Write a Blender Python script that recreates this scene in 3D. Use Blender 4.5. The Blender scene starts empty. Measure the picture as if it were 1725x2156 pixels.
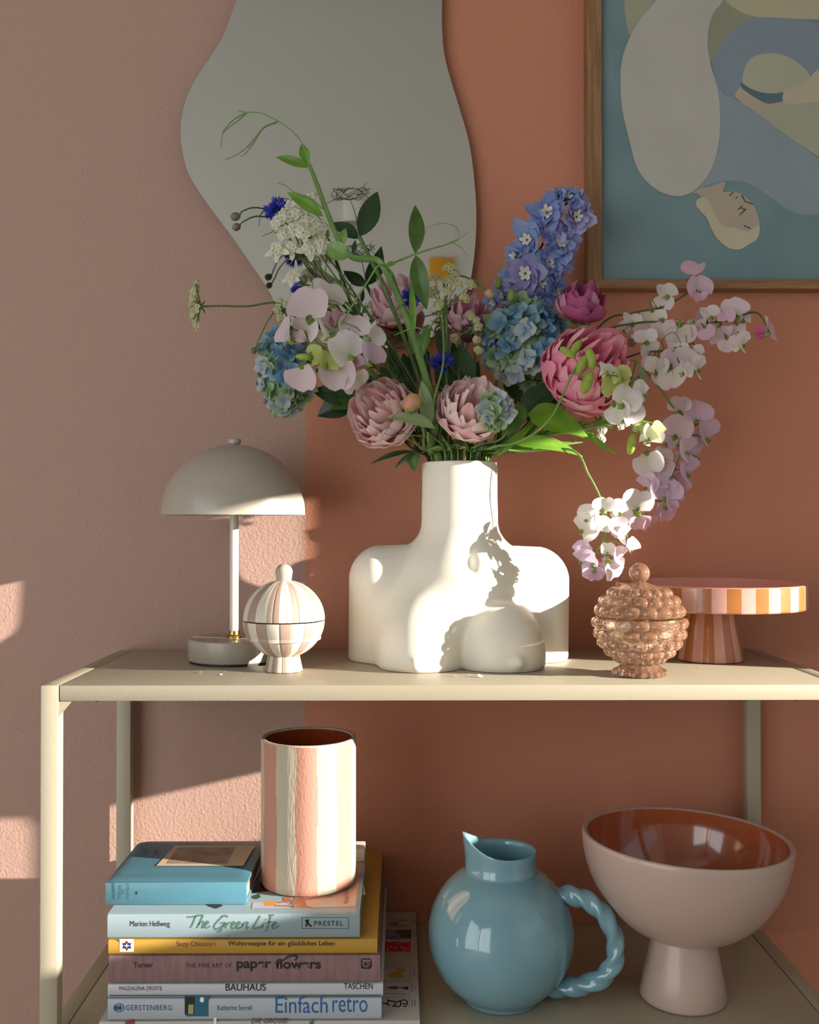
import bpy, bmesh, math, random
import numpy as np
from mathutils import Vector, Matrix
from math import pi, sin, cos, sqrt, atan, tan, exp

# ------------------------------------------------------------------ camera, light, exposure
SC = bpy.context.scene
COL = SC.collection
HC = 0.956                       # camera height
FPX = 2120.0                     # focal length in pixels of the 1725 x 2156 frame
YAW = atan((862.5 - 845) / FPX)
PITCH = atan((1100 - 1078) / FPX)
cam_d = bpy.data.cameras.new('camera')
cam = bpy.data.objects.new('camera', cam_d)
COL.objects.link(cam)
cam.location = (0, 0, HC)
cam.rotation_euler = (pi / 2 + PITCH, 0, -YAW)
cam_d.sensor_fit = 'HORIZONTAL'
cam_d.sensor_width = 36.0
cam_d.lens = 36.0 * FPX / 1725.0
cam_d.clip_start = 0.05
SC.camera = cam
RC = cam.rotation_euler.to_matrix()

SC.view_settings.view_transform = 'Standard'
SC.view_settings.look = 'None'
SC.view_settings.exposure = 0.0
SC.view_settings.gamma = 1.0
SC.view_settings.use_curve_mapping = False
SC.cycles.use_denoising = True
SC.cycles.max_bounces = 10
SC.cycles.diffuse_bounces = 4
SC.cycles.transmission_bounces = 10
SC.cycles.transparent_max_bounces = 10
SC.cycles.sample_clamp_indirect = 6.0
SC.cycles.caustics_reflective = False
SC.cycles.caustics_refractive = False

SUN_DIR = Vector((-1.0, 0.3226, -0.223)).normalized()
W = bpy.data.worlds.new('sky')
SC.world = W
W.use_nodes = True
wn = W.node_tree.nodes
wn['Background'].inputs[0].default_value = (0.78, 0.88, 1.0, 1)      # even bright hazy sky
wn['Background'].inputs[1].default_value = 0.7

sun_d = bpy.data.lights.new('sun', 'SUN')
sun_d.energy = 16.5
sun_d.color = (1.0, 0.93, 0.84)
sun_d.angle = math.radians(0.55)
sun = bpy.data.objects.new('sun', sun_d)
COL.objects.link(sun)
sun.location = (4, -1.2, 2.2)
sun.rotation_euler = SUN_DIR.to_track_quat('-Z', 'Y').to_euler()

def portal(name, loc, size, direction, watt=None, col=(1, 1, 1)):
    d = bpy.data.lights.new(name, 'AREA')
    d.shape = 'RECTANGLE'
    d.size, d.size_y = size
    if watt: d.energy, d.color = watt, col          # added fill lamp set in a window opening, power tuned
    else: d.cycles.is_portal = True
    o = bpy.data.objects.new(name, d)
    COL.objects.link(o)
    o.location = loc
    o.rotation_euler = Vector(direction).to_track_quat('-Z', 'Y').to_euler()

# ------------------------------------------------------------------ helpers
def at(px, py, Y):
    d = RC @ Vector(((px - 862.5) / FPX, (1078 - py) / FPX, -1.0))
    return Vector((0, 0, HC)) + d * (Y / d.y)

def atz(px, py, z):
    d = RC @ Vector(((px - 862.5) / FPX, (1078 - py) / FPX, -1.0))
    return Vector((0, 0, HC)) + d * ((z - HC) / d.z)

def hx(s):
    if isinstance(s, str):
        s = [int(s.lstrip('#')[i:i + 2], 16) for i in (0, 2, 4)]
    c = [v / 255 for v in s[:3]]
    return tuple(x / 12.92 if x <= 0.04045 else ((x + 0.055) / 1.055) ** 2.4 for x in c) + (1.0,)

MATS = {}
def mat(name, col, rough=0.5, col2=None, nscale=20, ncontrast=0.5, bump=0.0, bscale=200, metal=0.0,
        trans=0.0, coat=0.0, spec=0.5, stretch=None, bdist=0.001, sheen=0.0):
    if name in MATS:
        return MATS[name]
    m = bpy.data.materials.new(name)
    m.use_nodes = True
    nt = m.node_tree
    b = nt.nodes['Principled BSDF']
    c1 = hx(col) if isinstance(col, str) or len(col) == 3 else col
    b.inputs['Base Color'].default_value = c1
    b.inputs['Roughness'].default_value = rough
    b.inputs['Metallic'].default_value = metal
    b.inputs['Specular IOR Level'].default_value = spec
    b.inputs['Coat Weight'].default_value = coat
    b.inputs['Coat Roughness'].default_value = 0.06
    tc = nt.nodes.new('ShaderNodeTexCoord')
    vec = tc.outputs['Object']
    if stretch:
        mp = nt.nodes.new('ShaderNodeMapping')
        mp.inputs['Scale'].default_value = stretch
        nt.links.new(vec, mp.inputs['Vector'])
        vec = mp.outputs[0]
    csock = None
    if col2:
        c2 = hx(col2)
        n = nt.nodes.new('ShaderNodeTexNoise')
        n.inputs['Scale'].default_value = nscale
        n.inputs['Detail'].default_value = 5
        nt.links.new(vec, n.inputs['Vector'])
        r = nt.nodes.new('ShaderNodeMapRange')
        r.inputs['From Min'].default_value = 0.5 - 0.25 * (1.2 - ncontrast)
        r.inputs['From Max'].default_value = 0.5 + 0.25 * (1.2 - ncontrast)
        nt.links.new(n.outputs[0], r.inputs[0])
        mx = nt.nodes.new('ShaderNodeMix')
        mx.data_type = 'RGBA'
        mx.inputs[6].default_value = c1
        mx.inputs[7].default_value = c2
        nt.links.new(r.outputs[0], mx.inputs[0])
        nt.links.new(mx.outputs[2], b.inputs['Base Color'])
        csock = mx.outputs[2]
    if bump:
        n2 = nt.nodes.new('ShaderNodeTexNoise')
        n2.inputs['Scale'].default_value = bscale
        n2.inputs['Detail'].default_value = 3
        nt.links.new(vec, n2.inputs['Vector'])
        bp = nt.nodes.new('ShaderNodeBump')
        bp.inputs['Strength'].default_value = bump
        bp.inputs['Distance'].default_value = bdist
        nt.links.new(n2.outputs[0], bp.inputs['Height'])
        nt.links.new(bp.outputs[0], b.inputs['Normal'])
    if trans:
        t = nt.nodes.new('ShaderNodeBsdfTranslucent')
        t.inputs[0].default_value = c1
        if csock:
            nt.links.new(csock, t.inputs[0])
        ms = nt.nodes.new('ShaderNodeMixShader')
        ms.inputs[0].default_value = trans
        nt.links.new(b.outputs[0], ms.inputs[1])
        nt.links.new(t.outputs[0], ms.inputs[2])
        nt.links.new(ms.outputs[0], nt.nodes['Material Output'].inputs[0])
    MATS[name] = m
    return m

class MB:
    """collects verts / faces / material indices for one mesh"""
    def __init__(s):
        s.v, s.f, s.m = [], [], []

    def add(s, vs, fs, mi=0):
        o = len(s.v)
        s.v += [tuple(p) for p in vs]
        for k, f in enumerate(fs):
            s.f.append(tuple(i + o for i in f))
            s.m.append(mi[k] if isinstance(mi, (list, tuple)) else mi)
        return s

    def box(s, x0, x1, y0, y1, z0, z1, mi=0, bev=0.0):
        if not bev:
            vs = [(x, y, z) for x in (x0, x1) for y in (y0, y1) for z in (z0, z1)]
            fs = [(0, 1, 3, 2), (4, 6, 7, 5), (0, 4, 5, 1), (2, 3, 7, 6), (0, 2, 6, 4), (1, 5, 7, 3)]
            return s.add(vs, fs, mi)
        bm = bmesh.new()
        bmesh.ops.create_cube(bm, size=1.0, matrix=Matrix.Translation(((x0 + x1) / 2, (y0 + y1) / 2, (z0 + z1) / 2))
                              @ Matrix.Diagonal((abs(x1 - x0), abs(y1 - y0), abs(z1 - z0), 1)))
        bmesh.ops.bevel(bm, geom=list(bm.edges), offset=bev, segments=2, affect='EDGES', profile=0.5)
        bm.verts.index_update()
        s.add([v.co.copy() for v in bm.verts], [[v.index for v in f.verts] for f in bm.faces], mi)
        bm.free()
        return s

    def grid(s, rows, mi=0, closed=False, mifn=None):
        """rows: list of equal-length point lists"""
        n, k = len(rows), len(rows[0])
        o = len(s.v)
        for r in rows:
            s.v += [tuple(p) for p in r]
        for i in range(n - 1):
            for j in range(k if closed else k - 1):
                j2 = (j + 1) % k
                s.f.append((o + i * k + j, o + i * k + j2, o + (i + 1) * k + j2, o + (i + 1) * k + j))
                s.m.append(mifn(i, j) if mifn else mi)
        return s

    def cap(s, ring, mi=0, flip=False):
        o = len(s.v)
        s.v += [tuple(p) for p in ring]
        idx = list(range(o, o + len(ring)))
        s.f.append(tuple(reversed(idx)) if flip else tuple(idx))
        s.m.append(mi)

    def lathe(s, prof, n=48, mi=0, mifn=None, c=(0, 0, 0), rfn=None):
        rows = []
        for (r, z) in prof:
            rows.append([(c[0] + (rfn(r, z, 2 * pi * j / n) if rfn else r) * cos(2 * pi * j / n),
                          c[1] + (rfn(r, z, 2 * pi * j / n) if rfn else r) * sin(2 * pi * j / n), c[2] + z) for j in range(n)])
        return s.grid(rows, mi, True, mifn)

    def tube(s, pts, rad, n=7, mi=0, caps=True, twist=None):
        pts = [Vector(p) for p in pts]
        m = len(pts)
        if not isinstance(rad, (list, tuple)):
            rad = [rad] * m
        t0 = (pts[1] - pts[0]).normalized()
        up = Vector((0, 0, 1)) if abs(t0.z) < 0.9 else Vector((1, 0, 0))
        nrm = (up - t0 * up.dot(t0)).normalized()
        rows = []
        for i in range(m):
            t = (pts[min(i + 1, m - 1)] - pts[max(i - 1, 0)])
            t = t.normalized() if t.length > 1e-9 else t0
            nrm = (nrm - t * nrm.dot(t))
            nrm = nrm.normalized() if nrm.length > 1e-6 else t.orthogonal().normalized()
            bi = t.cross(nrm)
            row = []
            for j in range(n):
                a = 2 * pi * j / n
                r = rad[i] * (twist(a, i) if twist else 1.0)
                row.append(pts[i] + (nrm * cos(a) + bi * sin(a)) * r)
            rows.append(row)
        s.grid(rows, mi, True)
        if caps:
            s.cap(rows[0], mi, True)
            s.cap(rows[-1], mi)
        return s

    def ball(s, c, r, n=10, mi=0, M=None):
        c = Vector(c)
        rr = r if isinstance(r, (list, tuple)) else (r, r, r)
        rows = []
        for i in range(n + 1):
            p = -pi / 2 + pi * i / n
            row = []
            for j in range(n + 4):
                a = 2 * pi * j / (n + 4)
                v = Vector((rr[0] * cos(p) * cos(a), rr[1] * cos(p) * sin(a), rr[2] * sin(p)))
                row.append(c + (M @ v if M else v))
            rows.append(row)
        return s.grid(rows, mi, True)

    def xf(s, M):
        s.v = [tuple(M @ Vector(p)) for p in s.v]
        return s

    def mesh(s, name, mats, smooth=True, angle=None):
        me = bpy.data.meshes.new(name)
        me.from_pydata(s.v, [], s.f)
        for m in (mats if isinstance(mats, (list, tuple)) else [mats]):
            me.materials.append(m)
        me.polygons.foreach_set('material_index', s.m)
        if smooth:
            me.polygons.foreach_set('use_smooth', [True] * len(s.f))
        me.update()
        if smooth and angle:
            me.set_sharp_from_angle(angle=math.radians(angle))
        return me

def tag(o, label=None, cat=None, group=None, kind=None):
    if label: o['label'] = label
    if cat: o['category'] = cat
    if group: o['group'] = group
    if kind: o['kind'] = kind
    return o

WM = {}
def thing(name, label, cat, loc=(0, 0, 0), rot=None, group=None):
    o = bpy.data.objects.new(name, None)
    o.empty_display_size = 0.02
    COL.objects.link(o)
    M = Matrix.Translation(loc)
    if rot: M = M @ rot
    o.matrix_basis = M
    WM[o.name] = M
    return tag(o, label, cat, group)

def put(name, me, parent=None, M=None, local=False):
    """link a mesh; M (and the mesh data) are in world space unless local"""
    o = bpy.data.objects.new(name, me)
    COL.objects.link(o)
    M = M or Matrix()
    if parent is not None:
        P = WM[parent.name]
        o.parent = parent
        if local:
            o.matrix_basis = M
            WM[o.name] = P @ M
        else:
            o.matrix_basis = P.inverted() @ M
            WM[o.name] = M
    else:
        o.matrix_basis = M
        WM[o.name] = M
    return o

def obj(name, mb, mats, parent=None, local=False, smooth=True, angle=35, label=None):
    o = put(name, mb.mesh(name, mats, smooth, angle), parent, None, local)
    if label: o['label'] = label
    return o

def struct(name, mb, mats, smooth=False):
    o = obj(name, mb, mats, None, smooth=smooth)
    o['kind'] = 'structure'
    return o

def catmull(pts, k=6, closed=False):
    pts = [Vector(p) for p in pts]
    n = len(pts)
    out = []
    rng = range(n) if closed else range(n - 1)
    for i in rng:
        if closed:
            p0, p1, p2, p3 = pts[(i - 1) % n], pts[i], pts[(i + 1) % n], pts[(i + 2) % n]
        else:
            p0, p1, p2, p3 = pts[max(i - 1, 0)], pts[i], pts[i + 1], pts[min(i + 2, n - 1)]
        for j in range(k):
            t = j / k
            out.append(0.5 * ((2 * p1) + (p2 - p0) * t + (2 * p0 - 5 * p1 + 4 * p2 - p3) * t * t
                              + (3 * p1 - p0 - 3 * p2 + p3) * t ** 3))
    if not closed:
        out.append(pts[-1])
    return out

def lerp(a, b, t):
    return a + (b - a) * t

# ------------------------------------------------------------------ the room
YW = 1.25            # back wall
m_white = mat('white_plaster', '#dcdcd8', 0.8, bump=0.25, bscale=260)
def wall_paint():
    m = mat('two_tone_wall_paint', '#a67a63', 0.62, bump=0.55, bscale=330, bdist=0.0014, spec=0.3)
    nt = m.node_tree
    b = nt.nodes['Principled BSDF']
    tc = [n for n in nt.nodes if n.type == 'TEX_COORD'][0]
    sx = nt.nodes.new('ShaderNodeSeparateXYZ')
    nt.links.new(tc.outputs['Object'], sx.inputs[0])
    nz = nt.nodes.new('ShaderNodeTexNoise')
    nz.inputs['Scale'].default_value = 45
    nt.links.new(tc.outputs['Object'], nz.inputs['Vector'])
    ml = nt.nodes.new('ShaderNodeMath'); ml.operation = 'MULTIPLY_ADD'
    ml.inputs[1].default_value = 0.004
    nt.links.new(nz.outputs[0], ml.inputs[0])
    nt.links.new(sx.outputs[0], ml.inputs[2])
    gt = nt.nodes.new('ShaderNodeMath'); gt.operation = 'GREATER_THAN'
    gt.inputs[1].default_value = -0.117
    nt.links.new(ml.outputs[0], gt.inputs[0])
    mx = nt.nodes.new('ShaderNodeMix'); mx.data_type = 'RGBA'
    mx.inputs[6].default_value = hx((168, 136, 122))
    mx.inputs[7].default_value = hx((185, 123, 97))
    nt.links.new(gt.outputs[0], mx.inputs[0])
    nt.links.new(mx.outputs[2], b.inputs['Base Color'])
    return m
XL, XR, YF, ZC = -2.2, 1.0, -1.7, 3.2
struct('wall_back', MB().box(XL - .2, XR + .25, YW, YW + .15, 0, ZC), wall_paint())
struct('floor', MB().box(XL - .2, XR + .25, YF - .2, YW + .15, -.1, 0), mat('pale_oak_floor', '#b8a68e', 0.5, '#a8947a', 6, stretch=(1, 12, 1)))
struct('ceiling', MB().box(XL - .2, XR + .25, YF - .2, YW + .15, ZC, ZC + .1), m_white)
def holed(name, axis, lo, hi, c0, c1, a0, a1, z0, z1):
    """wall slab with one rectangular opening; axis 'x' = slab normal"""
    m = MB()
    for (u0, u1, w0, w1) in ((lo, hi, 0, z0), (lo, hi, z1, ZC), (lo, a0, z0, z1), (a1, hi, z0, z1)):
        if axis == 'x': m.box(c0, c1, u0, u1, w0, w1)
        else: m.box(u0, u1, c0, c1, w0, w1)
    struct(name, m, m_white)
WJ, WT, WS = 0.890, 2.25, 0.824       # window jamb, top, sill
holed('wall_right', 'x', YF, YW, XR, XR + .15, -0.75, WJ, WS, WT)
holed('wall_front', 'y', XL, XR, YF - .15, YF, -2.05, -1.0, 0.10, 2.10)
holed('wall_left', 'x', YF, YW, XL - .15, XL, -1.45, -0.25, 0.10, 2.10)
def window(name, axis, c, a0, a1, z0, z1, glazing=1):
    m = MB(); t = .03
    parts = [(a0, a1, z0, z0 + t * .3), (a0, a1, z1 - t, z1), (a0, a0 + t, z0, z1), (a1 - t * .2, a1, z0, z1)]
    for (u0, u1, w0, w1) in parts:
        if axis == 'x': m.box(c + .08, c + .12, u0, u1, w0, w1)
        else: m.box(u0, u1, c - .12, c - .08, w0, w1)
    struct(name, m, mat('window_white', '#e8e6e0', 0.4))
window('window_1', 'x', XR, -0.75, WJ, WS, WT)
window('window_2', 'y', YF, -2.05, -1.0, 0.10, 2.10)  # unseen window, put in to bring fill light from the front
window('window_3', 'x', XL - .2, -1.45, -0.25, 0.10, 2.10)  # unseen window, put in to bring fill light from the left
portal('portal_right', (XR + .14, (WJ - .75) / 2, (WS + WT) / 2), (WJ + .75, WT - WS), (-1, 0, 0))
portal('fill_lamp_front', (-1.525, YF - .02, 1.10), (1.0, 1.95), (0, 1, 0), 19, (.93, .97, 1.0))  # added fill lamp that brightens the surfaces facing the camera
portal('fill_lamp_left', (XL - .02, -.85, 1.10), (1.15, 1.95), (1, 0, 0), 19, (.93, .97, 1.0))  # second added fill lamp, for the left sides and the far wall
# unseen roller blind, added so its lower hem sets where the sun stops
BZ = 1.25
bl = thing('added_blind', 'cream fabric roller blind half lowered in the side window', 'blind', (XR + .02, .07, BZ))
obj('fabric', MB().box(XR + .019, XR + .021, -0.72, WJ - .005, BZ, WT - .03), mat('blind_fabric', '#efe6d2', 0.8, trans=0.10), bl)
obj('hem_bar', MB().box(XR + .014, XR + .026, -0.72, WJ - .005, BZ - .012, BZ), mat('window_white', '#e8e6e0'), bl)
mt = MB(); mt.tube([(XR + .03, -.73, WT - .03), (XR + .03, WJ - .004, WT - .03)], .022, 12)
obj('roller', mt, mat('window_white', '#e8e6e0'), bl)
# ------------------------------------------------------------------ shelf unit
ZT, ZL = 0.80, 0.4625            # tops of the two shelves
SX0, SX1, SY0, SY1 = -0.327, 0.420, 0.967, 1.240
m_beige = mat('beige_powder_coat', (163, 153, 131), 0.45, bump=0.25, bscale=600, bdist=0.0004)
su = thing('shelf_unit', 'beige metal shelf unit with thin square legs against the terracotta wall', 'shelf unit', (0.045, 1.1, 0))
for z in (ZT, ZL, 0.12):
    obj('shelf_panel', MB().box(SX0, SX1, SY0 + .0005, SY1 - .001, z - .0150, z, bev=.0009), m_beige, su)
t = .017
for (x0, x1) in ((SX0 - t - .001, SX0 - .0008), (SX1 + .0008, SX1 + t + .001)):
    for (y0, y1) in ((SY0, SY0 + .0155), (SY1 - .0155, SY1)):
        obj('leg', MB().box(x0, x1, y0, y1, 0, ZT, bev=.0012), m_beige, su)
    for z in (ZT, ZL, 0.12):
        obj('side_rail', MB().box(x0 + .0004, x1 - .0002, SY0 + .0155, SY1 - .0155, z - .017, z - .0002, bev=.0009), m_beige, su)
    s_ = 1 if x0 < 0 else -1
    xin = x1 if x0 < 0 else x0
    obj('corner_gusset', MB().add([(xin, SY0 + .001, ZT - .0155), (xin + s_ * .012, SY0 + .001, ZT - .0155), (xin, SY0 + .001, ZT - .03),
                            (xin, SY0 + .003, ZT - .0155), (xin + s_ * .012, SY0 + .003, ZT - .0155), (xin, SY0 + .003, ZT - .03)],
                           [(0, 1, 2), (5, 4, 3), (0, 3, 4, 1), (1, 4, 5, 2), (2, 5, 3, 0)]), m_beige, su, smooth=False)
m_steel = mat('bolt_steel', '#b5b2aa', 0.25, metal=1.0)
for px in (205, 1678):
    p = at(px, 1474, SY0 + .02)
    obj('bolt', MB().ball((p.x, SY0 + .02, ZT - .0155), (.0052, .0052, .0035), 8), m_steel, su)

# ------------------------------------------------------------------ mirror
YM = 1.236
out_px = [(505, -60), (497, 0), (487, 30), (470, 75), (440, 125), (410, 170), (390, 215), (381, 262), (383, 310), (395, 360), (420, 405),
          (460, 460), (500, 515), (535, 565), (565, 610), (592, 660), (640, 705), (720, 730), (820, 732), (900, 715), (955, 670), (985, 610),
          (996, 560), (1002, 500), (1003, 440), (998, 370), (988, 300), (970, 235), (950, 170), (936, 115), (931, 60), (931, 0), (934, -70),
          (925, -150), (890, -230), (830, -290), (740, -315), (640, -290), (560, -220), (515, -140)]
outl = catmull([at(x, y, YM) for x, y in out_px], 4, True)
mi_ = thing('wavy_mirror', 'frameless wavy organic mirror on the wall behind the bouquet', 'mirror', (outl[0].x, YW, at(700, 730, YM).z))
m = MB()
m.cap([(p.x, YM, p.z) for p in outl], 0)
m_mirror = mat('mirror_silver', (0.74, 0.78, 0.75, 1), 0.02, metal=1.0)
obj('mirror_glass', m, m_mirror, mi_, smooth=False)
m = MB()
m.grid([[(p.x, YM + .0001, p.z) for p in outl], [(p.x, YM + .005, p.z) for p in outl]], 0, True)
m.grid([[(p.x * .985 + .0, YM + .005, (p.z - 1.4) * .985 + 1.4) for p in outl], [(p.x * .985, YW + .001, (p.z - 1.4) * .985 + 1.4) for p in outl]], 0, True)
m.cap([(p.x, YM + .005, p.z) for p in outl], 0)
obj('mirror_edge', m, mat('mirror_edge_dark', '#4b5154', 0.3), mi_)

# ------------------------------------------------------------------ framed painting
YP = 1.232
def pol(pts, y, name, m_, par, smooth_k=5):
    q = [at(1200 + x * .30435, yy * .30435, YP) for x, yy in pts]
    q = catmull(q, smooth_k, True)
    b = MB(); b.cap([(min(max(p.x, PX0), PX1), y, min(max(p.z, PZ0), PZ1)) for p in q])
    return obj(name, b, m_, par, smooth=False)
fl, fb = at(1237, 300, 1.226).x, at(1400, 607, 1.226).z
FX0, FX1, FZ0, FZ1 = fl, fl + .50, fb, fb + .70
FB = .0195
PX0, PX1, PZ0, PZ1 = FX0 + FB, FX1 - FB, FZ0 + FB * .65, FZ1 - FB
fr = thing('framed_painting', 'blue and cream abstract figure painting in a slim oak frame', 'painting', ((FX0 + FX1) / 2, YW, FZ0))
m_oak = mat('oak_frame', '#8f6a45', 0.5, '#775535', 30, 0.7, stretch=(8, 8, .6), bump=0.2, bscale=90)
m_oakh = mat('oak_frame_rail', '#8f6a45', 0.5, '#775535', 30, 0.7, stretch=(.6, 8, 8), bump=0.2, bscale=90)
def mitre(x0, z0, x1, z1, ix0, iz0, ix1, iz1, name, m_):
    ya, yb = 1.226, YW + .001
    v = [(x0, ya, z0), (x1, ya, z1), (ix1, ya, iz1), (ix0, ya, iz0)]
    v += [(a, yb, c) for a, _, c in v]
    obj(name, MB().add(v, [(0, 1, 2, 3), (7, 6, 5, 4), (0, 4, 5, 1), (1, 5, 6, 2), (2, 6, 7, 3), (3, 7, 4, 0)]), m_, fr, smooth=False)
IX0, IX1, IZ0, IZ1 = FX0 + FB * .92, FX1 - FB * .92, FZ0 + FB * .6, FZ1 - FB * .92
mitre(FX0, FZ0, FX0, FZ1, IX0, IZ0, IX0, IZ1, 'frame_rail', m_oak)
mitre(FX1, FZ0, FX1, FZ1, IX1, IZ0, IX1, IZ1, 'frame_rail', m_oak)
mitre(FX0, FZ0, FX1, FZ0, IX0, IZ0, IX1, IZ0, 'frame_rail', m_oakh)
mitre(FX0, FZ1, FX1, FZ1, IX0, IZ1, IX1, IZ1, 'frame_rail', m_oakh)
obj('backing', MB().box(IX0 - .004, IX1 + .004, YP + .002, YW - .002, IZ0 - .004, IZ1 + .004), mat('paper_white', '#d9d7cf', 0.8), fr, smooth=False)
def pm(n, c, c2): return mat('paint_' + n, c, 0.75, c2, 14, 0.35, bump=0.15, bscale=60)
sh = MB(); sh.box(PX0, PX1, YP + .001, YP + .0019, PZ0, PZ1)
obj('canvas', sh, pm('teal', (110, 134, 138), (97, 123, 129)), fr, smooth=False)
EXT = 900
shp = [
 ('sage', (150, 152, 130), (142, 146, 124), [(375, -300), (378, 0), (385, 100), (400, 180), (425, 240), (520, 200), (700, 0), (800, -300)]),
 ('slate', (132, 145, 151), (124, 139, 147), [(1010, 540), (1060, 640), (1140, 680), (1280, 770), (1450, 900), (1600, 1000), (1725, 1090), (2000, 1200), (2400, 1300), (2400, 1500), (1900, 1500), (1725, 1485), (1600, 1480), (1500, 1440), (1400, 1370), (1300, 1300), (1200, 1255), (1080, 1250), (960, 1275), (880, 1310), (900, 1150), (980, 900), (990, 700)]),
 ('sage_dark', (137, 139, 118), (129, 132, 112), [(1000, -200), (960, 200), (960, 330), (990, 440), (1100, 400), (1300, 250), (1400, 120), (1200, -100)]),
 ('cream', (172, 166, 138), (164, 159, 133), [(1050, -60), (1090, 10), (1150, 60), (1250, 105), (1400, 125), (1600, 130), (1900, 130), (2400, 100), (2400, -300), (1200, -300)]),
 ('blue_ring', (122, 136, 147), (113, 130, 142), [(990, 440), (1040, 320), (1120, 210), (1260, 125), (1400, 118), (1600, 135), (1725, 180), (1950, 300), (2000, 520), (1725, 500), (1665, 560), (1500, 660), (1250, 640), (1150, 680), (1060, 630), (1010, 540)]),
 ('sage_body', (158, 159, 140), (151, 153, 132), [(1150, 660), (1200, 720), (1280, 770), (1450, 900), (1600, 1000), (1725, 1085), (2000, 1250), (2400, 1300), (2400, 700), (1900, 690), (1700, 690), (1495, 700), (1380, 745), (1280, 735), (1190, 690)]),
 ('cap', (164, 164, 144), (156, 157, 138), [(1200, 520), (1215, 460), (1260, 400), (1340, 370), (1440, 370), (1530, 400), (1600, 450), (1665, 530), (1600, 600), (1480, 640), (1370, 645), (1300, 635), (1230, 605), (1200, 570)]),
 ('brim', (170, 159, 140), (161, 150, 130), [(1185, 600), (1230, 640), (1320, 690), (1400, 705), (1490, 700), (1440, 745), (1320, 760), (1240, 735), (1180, 695), (1145, 660)]),
 ('band', (73, 95, 103), (88, 110, 118), [(1190, 572), (1250, 610), (1330, 638), (1410, 645), (1485, 640), (1492, 690), (1430, 710), (1370, 716), (1310, 690), (1230, 640), (1188, 600)]),
 ('sleeve', (177, 169, 145), (168, 162, 140), [(1490, 625), (1620, 575), (1725, 475), (2000, 300), (2400, 300), (2400, 720), (1900, 710), (1725, 705), (1500, 718)]),
 ('limb', (172, 170, 162), (165, 163, 155), [(800, -300), (600, 0), (500, 120), (420, 250), (365, 400), (350, 560), (365, 760), (415, 980), (470, 1170), (560, 1280), (660, 1340), (760, 1357), (850, 1325), (930, 1250), (990, 1150), (1030, 1000), (1043, 850), (1035, 680), (1010, 560), (975, 440), (955, 300), (965, 180), (1000, 80), (1060, 0), (1160, -300)]),
 ('skin', (164, 151, 134), (157, 144, 128), [(850, 1325), (960, 1290), (1080, 1258), (1060, 1325), (1130, 1325), (1200, 1350), (1270, 1415), (1305, 1490), (1315, 1560), (1290, 1620), (1150, 1640), (1000, 1540), (950, 1440), (900, 1350)]),
 ('hair', (172, 163, 137), (183, 175, 155), [(873, 1420), (885, 1378), (930, 1368), (970, 1405), (1000, 1480), (1060, 1560), (1140, 1575), (1230, 1600), (1312, 1560), (1300, 1650), (1240, 1690), (1180, 1725), (1100, 1715), (1020, 1650), (980, 1580), (950, 1510), (905, 1460)]),
]
for k, (n, c, c2, pts) in enumerate(shp):
    pol(pts, YP + .0009 - k * .00006, 'painted_shape', pm(n, c, c2), fr)
m_ink = mat('ink_line', '#33363a', 0.8)
for st in ([(1130, 1330), (1105, 1355)], [(1160, 1362), (1150, 1372)], [(1190, 1350), (1215, 1395), (1270, 1412)], [(1195, 1425), (1165, 1450)],
           [(1220, 1445), (1175, 1487)], [(1190, 1440), (1210, 1450)], [(1205, 1560), (1250, 1580)]):
    obj('ink_stroke', MB().tube([Vector((0, YP - .0001 - at(0, 0, YP).y, 0)) + at(1200 + x * .30435, y * .30435, YP) for x, y in st], .0006, 5), m_ink, fr)

# small boxes on the opposite wall that the mirror shows
def reflected(px, py):
    d = RC @ Vector(((px - 862.5) / FPX, (1078 - py) / FPX, -1.0))
    s = (YM + (YM - YF)) / d.y
    return d.x * s, HC + d.z * s
x, z = reflected(745, 449)
wb = thing('wall_switch_box', 'small white box switch on the pale wall facing the mirror', 'switch box', (x, YF, z - .045))
obj('housing', MB().box(x - .04, x + .04, YF - .001, YF + .03, z - .042, z + .048, bev=.004), mat('switch_white', '#f2f0ea', 0.35), wb)
obj('base_plate', MB().box(x - .04, x + .04, YF - .001, YF + .034, z - .058, z - .044, bev=.002), mat('switch_grey', '#9a9a98', 0.4), wb)
x, z = reflected(930, 566)
tag(obj('wall_sign', MB().box(x - .05, x + .05, YF - .001, YF + .012, z - .05, z + .045, bev=.003), mat('sign_yellow', '#e0a31a', 0.5)),
    'plain yellow square sign on the pale wall facing the mirror', 'sign')

# ------------------------------------------------------------------ table lamp
m_lamp = mat('lamp_enamel', '#a39a8d', 0.38, coat=0.15)
YLp = 1.136
lx = at(493, 1300, YLp).x
lp = thing('table_lamp', 'matt beige mushroom table lamp with domed shade on the upper shelf', 'lamp', (lx, YLp, ZT))
R_ = .051
obj('rubber_foot', MB().lathe([(0, .0004), (R_ * .965, .0004), (R_ * .965, .003), (0, .003)], 64), mat('black_rubber', '#141312', 0.6), lp, True)
obj('base', MB().lathe([(0, .0022), (R_ * .96, .0022), (R_ * .985, .003), (R_, .005), (R_, .0235), (R_ * .992, .0255), (R_ * .97, .0265), (0, .0268)], 72), m_lamp, lp, True)
obj('collar', MB().lathe([(.0085, .0262), (.0085, .0285), (.0062, .030), (.0056, .0345), (0, .0346)], 32), mat('brass', '#b08d45', 0.28, metal=1.0), lp, True)
zr, zt_ = .1655, .2435
obj('pole', MB().lathe([(.0049, .033), (.0049, .238)], 32), mat('lamp_pole', '#cfc6b8', 0.3), lp, True)
RS = .0805
prof = [(RS * cos(a), zr + (zt_ - zr) * sin(a)) for a in [pi / 2 * i / 22 for i in range(23)]]
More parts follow.
